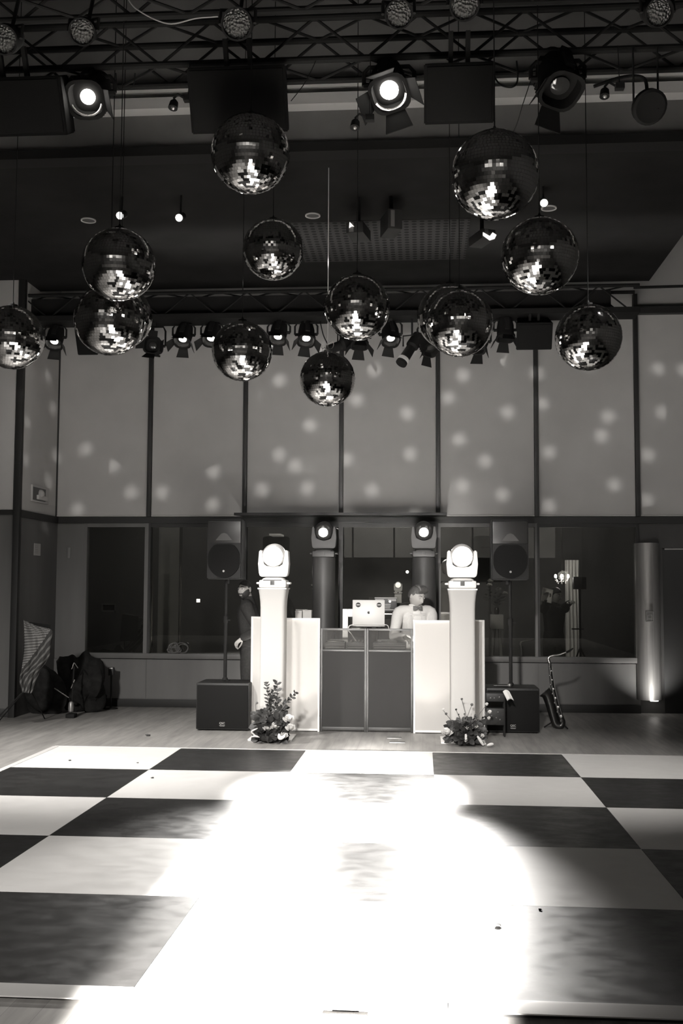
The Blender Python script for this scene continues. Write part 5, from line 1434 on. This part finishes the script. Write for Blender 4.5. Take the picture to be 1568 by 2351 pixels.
# ------------------------------------------------------------------ beyond the glass
t = thing('chandelier', 'small glowing chandelier beyond the right window', 'chandelier', at(1290, 1330, 16.6))
cc = t.location.copy(); BULB = mat('chandelier_bulb', .9, .3, emit=14); CRY = mat('crystal', .8, .05, .6)
b = MB(); b.cyl((0, 0, -.08), (0, 0, 3.2-cc.z), .008, seg=8); b.sphere((0, 0, 0), (.03, .03, .05), 12, 8); b.build('stem', CHROME, t)
for k in range(6):
    a = k*PI/3+.3; e = V((.11*math.cos(a), .11*math.sin(a), .02))
    b = MB(); b.tube(curve([V((0, 0, -.03)), e*.6+V((0, 0, -.05)), e], 5), .005, 6); b.build('arm', CHROME, t)
    b = MB(); b.lathe([(.008, 0), (.016, .02), (.012, .045), (.001, .06)], o=e, seg=10); b.build('bulb', BULB, t)
    b = MB(); 
    for q in range(3): b.sphere(e*(1-.2*q)+V((0, 0, -.035-.02*q)), (.006, .006, .014), 6, 5)
    b.build('crystal', CRY, t)
x0, x1 = at(1297, 1300, 17).x, at(1330, 1300, 17).x
b = MB(); zt3 = at(1310, 1286, 17).z
b.grid(lambda u, v: V((x0+(x1-x0)*u*(1+.06*math.sin(5*v)), 17.0+.035*math.sin(u*26), .1+(zt3-.1)*v)), 60, 12)
o = b.build('pale_drape', mat('drape_cloth', .6, .8), loc=(x0, 17, .1), ang=3); so = o.modifiers.new('Solidify', 'SOLIDIFY'); so.thickness = .01
tag(o, 'pale pleated drape lit by the chandelier beyond the right window', 'drape')
SPY = 15.6
t = thing('speaker_on_tripod', 'small black speaker on a tripod in front of the pale drape beyond the right window', 'speaker', (at(1334, 1480, SPY).x, SPY, 0)); k = SPY/F_PX
z0, z1 = at(1332, 1353, SPY).z, at(1332, 1324, SPY).z
b = MB(); b.box(-.09, .09, 0, .16, z0, z1, .012); b.build('cabinet', BLACKP, t)
b = MB(); b.cyl((0, .08, .25), (0, .08, z0), .017, seg=10); b.build('pole', BLACKM, t)
for a in (.3, 2.4, 4.5):
    b = MB(); b.cyl((0, .08, .75), (.36*math.cos(a), .08+.3*math.sin(a), .01), .012, seg=8); b.build('leg', BLACKM, t)
b = MB(); b.box(-.12, .05, .06, .1, at(1330, 1446, SPY).z, at(1330, 1443, SPY).z); b.build('collar', BLACKM, t)
# table with flowers, dim, right of the booth beyond the glass
EY = 15.4
zt4 = at(1150, 1411, EY).z; zb4 = at(1150, 1444, EY).z
x0, x1 = at(1127, 1420, EY).x, at(1156, 1420, EY).x
t = thing('easel_box', 'dim pale box on splayed legs beyond the window right of the booth', 'stand', ((x0+x1)/2, EY, 0)); w = (x1-x0)/2
b = MB(); b.box(-w, w, 0, .2, zb4, zt4, .006); b.build('box', mat('dim_board', .35, .7), t)
for sx in (-1, 1):
    for yy in (.02, .18):
        b = MB(); b.cyl((sx*w*.4, yy, zb4), (sx*w*1.15, yy, 0), .016, seg=8); b.build('leg', mat('dim_wood', .25, .6), t)
t = thing('flower_vase', 'dim vase of loose flowers on the box beyond the window right of the booth', 'flowers', ((x0+x1)/2, EY+.1, zt4))
b = MB(); b.lathe([(.03, 0), (.04, .05), (.03, .1)], seg=14); b.build('vase', LENSOFF, t)
b = MB(); rnd2 = random.Random(8); bl = MB()
for k in range(16):
    a = rnd2.random()*6.28; e = V((.22*math.cos(a)*rnd2.random(), .1*math.sin(a), .2+.28*rnd2.random())); b.tube([V((0, 0, .08)), e*.5+V((0, 0, .06)), e], .003, 5)
    for j in range(3): bl.leaf(e*(.6+.15*j), V((math.cos(a+j), math.sin(a+j), .4)), V((0, 0, 1)), .08, .04)
b.build('stem', STEM, t); bl.build('foliage', GREEN2, t, recalc=False)
for k in range(5):
    b = MB(); a = k*1.3; rose(b, V((.12*math.cos(a), -.03, .3+.06*k)), .035); b.build('blossom', ROSE, t, recalc=False)
# small moving head built beyond the glass in place of a reflected one
p = at(914, 1355, 16.6)
t = thing('light_stand', 'thin black post carrying the small moving light built for a window reflection', 'stand', (p.x, 16.6, 0))
b = MB(); b.cyl((0, 0, 0), (0, 0, p.z-.06), .03, seg=12); b.build('post', BLACKM, t); b = MB(); b.box(-.055, .055, -.05, .05, p.z-.2, p.z-.062, .006); b.build('sleeve', mat('shaded_white', .45, .5), t); b = MB(); b.lathe([(.15, 0), (.15, .015)], seg=18); b.build('base_plate', BLACKM, t)
t = thing('moving_head_light', 'small pale moving head light built for a reflection in the window above the laptop', 'moving light', (p.x, 16.6, p.z-.058))
head_unit(t, 0, .40, mat('dim_head_lens', .9, .2, emit=1.5), mat('shaded_white', .45, .5), .1)
for px, py, w, h, lab, e in ((455, 1379, 4, 4, 'tiny square lit wall light in the dark window at left', 2.5), (935, 1313, 3.5, 3.5, 'tiny round bright light beyond the window above the man in the pale suit', 6)):
    p = at(px, py, 17.6); r = w*17.6/F_PX
    b = MB()
    if px < 500: b.box(-r, r, -.01, .02, -r, r, .004)
    else: b.lathe([(r, 0), (r*.7, .015), (.001, .02)], ax=(0, -1, 0), seg=14)
    o = b.build('wall_light', mat('wall_light_%d' % px, .9, .4, emit=e)); o.location = p; tag(o, lab, 'light')
b = MB(); q0, q1 = at(622, 1231, 16.5), at(648, 1238, 16.5)
b.box(q0.x, q1.x, 16.3, 16.7, q0.z, q0.z+.03, .004)
tag(b.build('ceiling_lamp', mat('dim_lamp', .6, .4, emit=.12), loc=(q0.x, 16.5, q0.z)), 'flat pale lamp beyond the window above the left pillar light', 'light')
for px, lab in ((350, 'left one of two vertical metal pulls beside the pale pier beyond the glass'), (415, 'right one of two vertical metal pulls beside the pale pier beyond the glass')):
    q0, q1 = at(px, 1300, WY+.16), at(px, 1499, WY+.16)
    t = thing('door_pull', lab, 'handle', (q0.x, WY+.16, 0), 0, 'vertical pulls beyond the glass')
    b = MB(); h = q0.z; b.cyl((0, 0, 0), (0, 0, h), .014, seg=10); b.build('bar', CHROME, t)
    b = MB(); b.box(-.02, .02, .0, .02, h*.42, h*.46, .003); b.build('bracket', BLACKM, t)
q0, q1 = at(234, 1386, 17.5), at(266, 1404, 17.5)
t = thing('picture_frame', 'faint rectangular frame in the darkest window at left', 'frame', (q0.x, 17.5, q1.z)); w, h = q1.x-q0.x, q0.z-q1.z
b = MB(); 
for a in ((0, w, 0, .02), (0, w, h-.02, h), (0, .02, 0, h), (w-.02, w, 0, h)): b.box(a[0], a[1], -.02, 0, a[2], a[3])
b.build('frame_bars', mat('dim_plate'), t); b = MB(); b.box(.0, w, 0, .01, 0, h); b.build('picture', LENSOFF, t)

#@@LIGHTS
# ------------------------------------------------------------------ light
w = bpy.data.worlds.new('World'); scene.world = w; w.use_nodes = True
w.node_tree.nodes['Background'].inputs[0].default_value = (1, .97, .93, 1); w.node_tree.nodes['Background'].inputs[1].default_value = .02
# moving heads on the pillars throw their beams over the dance floor
for (hc, ax), tgt in zip(heads, ((-1.2, 4.6, 0), (-.45, 4.5, 0))):
    lamp('pillar_beam', 'SPOT', hc+ax*.17, 1450, tgt, spot_size=math.radians(27), spot_blend=.8, shadow_soft_size=.085)
for (hc, ax), tgt in zip(heads, ((-.80, 8.2, 0), (-.38, 8.2, 0))):
    lamp('pillar_beam', 'SPOT', hc+ax*.17, 1900, tgt, spot_size=math.radians(24), spot_blend=.55, shadow_soft_size=.085)
# narrow house spot from behind the camera along the dance floor
lamp('house_spot', 'SPOT', (-.5, -6.5, 2.0), 620000, (-.5, 4.0, 0), spot_size=math.radians(9.0), spot_blend=.35, shadow_soft_size=.05)
# small fresnels wash the wooden floor and the far tiles
for px in (127, 422, 487, 640, 703, 896):
    p = at(px, 785, 12.9); lamp('fresnel_beam', 'SPOT', (p.x, 12.75, p.z-.12), 90 if px < 500 else 60, (p.x*.8-.3, 10.2, 0), spot_size=math.radians(46), spot_blend=.9, shadow_soft_size=.05)
# top light over the far rows of tiles and the wooden floor
lamp('top_wash', 'SPOT', (-4.4, 7.6, 5.1), 2300, (-2.8, 9.8, 0), spot_size=math.radians(62), spot_blend=1, shadow_soft_size=.1)
lamp('top_wash', 'SPOT', (2.1, 7.6, 5.1), 900, (.9, 9.4, 0), spot_size=math.radians(56), spot_blend=1, shadow_soft_size=.1)
# wash on the shades
for x in (-4.2, -1.6, 1.0, 3.6):
    lamp('shade_wash', 'AREA', (x, 11.2, 3.6), 6, (x, 14, 3.5), size=1.0, spread=math.radians(150))
# front wash on the booth from behind the camera
lamp('front_wash', 'SPOT', (-1.5, -4.5, 5.6), 10000, (-.45, 11.8, .9), spot_size=math.radians(17), spot_blend=.9, shadow_soft_size=.25)
lamp('front_wash', 'SPOT', (-4.0, -5.0, 5.6), 8500, (-3.3, 7.2, 0), spot_size=math.radians(34), spot_blend=1, shadow_soft_size=.4)
# tubes inside the booth panels
for px in (690, 985):
    p = at(px, 1600, BY+.24); lamp('panel_glow', 'SPOT', (p.x, BY+.24, .2), 380, (p.x, BY+.12, 1.3), spot_size=math.radians(110), spot_blend=.9, shadow_soft_size=.06)
# unseen small lamps added out of view to make sparks in the mirror balls
for i, (x, y, z) in enumerate(((-4.5, -2, 4.1), (-2.6, -5.5, 4.9), (.6, -3.2, 4.8), (2.9, -5, 4.6), (4.2, -.5, 4.0), (-5.8, 2.5, 3.9), (3.4, 2.2, 4.6), (-.8, .4, 5.2), (1.6, -1.5, 4.2), (-3.4, .6, 4.9))):
    lamp('spark_lamp', 'POINT', (x, y, z), 3, shadow_soft_size=.09)
for x in (-4.5, -.5, 3.2): lamp('rear_fill', 'AREA', (x, -4.2, 6.4), 90, (x, -7, 4.6), size=.6)  # unseen lamps added so the rear wall shows bright in the balls
# pilaster uplight
lamp('pilaster_glow', 'SPOT', (pc.x+.02, WY-.66, .03), 62, (pc.x, WY-.2, .62), spot_size=math.radians(84), spot_blend=1, shadow_soft_size=.04)
# chandelier glow, and unseen area lamps added to lift the dark lobby
lamp('chandelier_glow', 'POINT', (cc.x, cc.y-.15, cc.z+.05), 6, shadow_soft_size=.08)
lamp('lobby_fill', 'AREA', (-.5, 15.2, 3.1), 60, (-.5, 17, 2.4), size=1.2)
lamp('lobby_fill', 'AREA', (-4.2, 16.2, 3.0), 9, (-4.2, 18, 1.2), size=.8)
lamp('lobby_fill', 'AREA', (2.6, 16.4, 3.0), 8, (2.6, 18, 1.0), size=.8)
lamp('lobby_fill', 'AREA', (-3.8, 14.45, 3.1), 3, (-3.8, 15.2, 1.4), size=.5)
# added dotted spot, in place of dots the mirror balls throw on the shades
gl = lamp('mirror_dot_lamp', 'SPOT', (-.6, 6.8, 4.4), 1000, (-.6, 14, 3.6), spot_size=math.radians(80), spot_blend=.3, shadow_soft_size=.0)
gl.data.use_nodes = True; nt = gl.data.node_tree; em = nt.nodes['Emission']
class _M: node_tree = nt
tc = N(_M, 'ShaderNodeTexCoord'); s_ = N(_M, 'ShaderNodeSeparateXYZ'); L(_M, tc.outputs['Normal'], s_.inputs[0])
dx = N(_M, 'ShaderNodeMath', operation='DIVIDE'); L(_M, s_.outputs[0], dx.inputs[0]); L(_M, s_.outputs[2], dx.inputs[1])
dy = N(_M, 'ShaderNodeMath', operation='DIVIDE'); L(_M, s_.outputs[1], dy.inputs[0]); L(_M, s_.outputs[2], dy.inputs[1])
cb = N(_M, 'ShaderNodeCombineXYZ'); L(_M, dx.outputs[0], cb.inputs[0]); L(_M, dy.outputs[0], cb.inputs[1])
vo = N(_M, 'ShaderNodeTexVoronoi'); vo.voronoi_dimensions = '2D'; vo.inputs['Scale'].default_value = 11.5; vo.inputs['Randomness'].default_value = .75
L(_M, cb.outputs[0], vo.inputs['Vector'])
mr = N(_M, 'ShaderNodeMapRange'); mr.interpolation_type = 'SMOOTHSTEP'; mr.inputs['From Min'].default_value = .0; mr.inputs['From Max'].default_value = .30; mr.inputs['To Min'].default_value = 1; mr.inputs['To Max'].default_value = 0
L(_M, vo.outputs['Distance'], mr.inputs['Value']); ab = N(_M, 'ShaderNodeMath', operation='ABSOLUTE'); L(_M, dy.outputs[0], ab.inputs[0])
lt = N(_M, 'ShaderNodeMath', operation='LESS_THAN'); lt.inputs[1].default_value = .2; L(_M, ab.outputs[0], lt.inputs[0])
pw = N(_M, 'ShaderNodeMath', operation='POWER'); pw.inputs[1].default_value = 1.6; L(_M, mr.outputs['Result'], pw.inputs[0])
ml = N(_M, 'ShaderNodeMath', operation='MULTIPLY'); L(_M, pw.outputs[0], ml.inputs[0]); L(_M, lt.outputs[0], ml.inputs[1]); L(_M, ml.outputs[0], em.inputs['Strength'])

# ------------------------------------------------------------------ camera
cam = bpy.data.cameras.new('Camera'); cam.sensor_fit = 'HORIZONTAL'; cam.sensor_width = 36; cam.lens = F_PX/1568*36; cam.clip_end = 100
co = bpy.data.objects.new('Camera', cam); COL.objects.link(co)
R = Matrix((RT, UP, -FW)).transposed().to_4x4(); R.translation = EYE; co.matrix_world = R
scene.camera = co
vs = scene.view_settings
scene.display_settings.display_device = 'sRGB'
vs.view_transform = 'Standard'; vs.look = 'None'; vs.exposure = 0; vs.gamma = 1; vs.use_curve_mapping = False
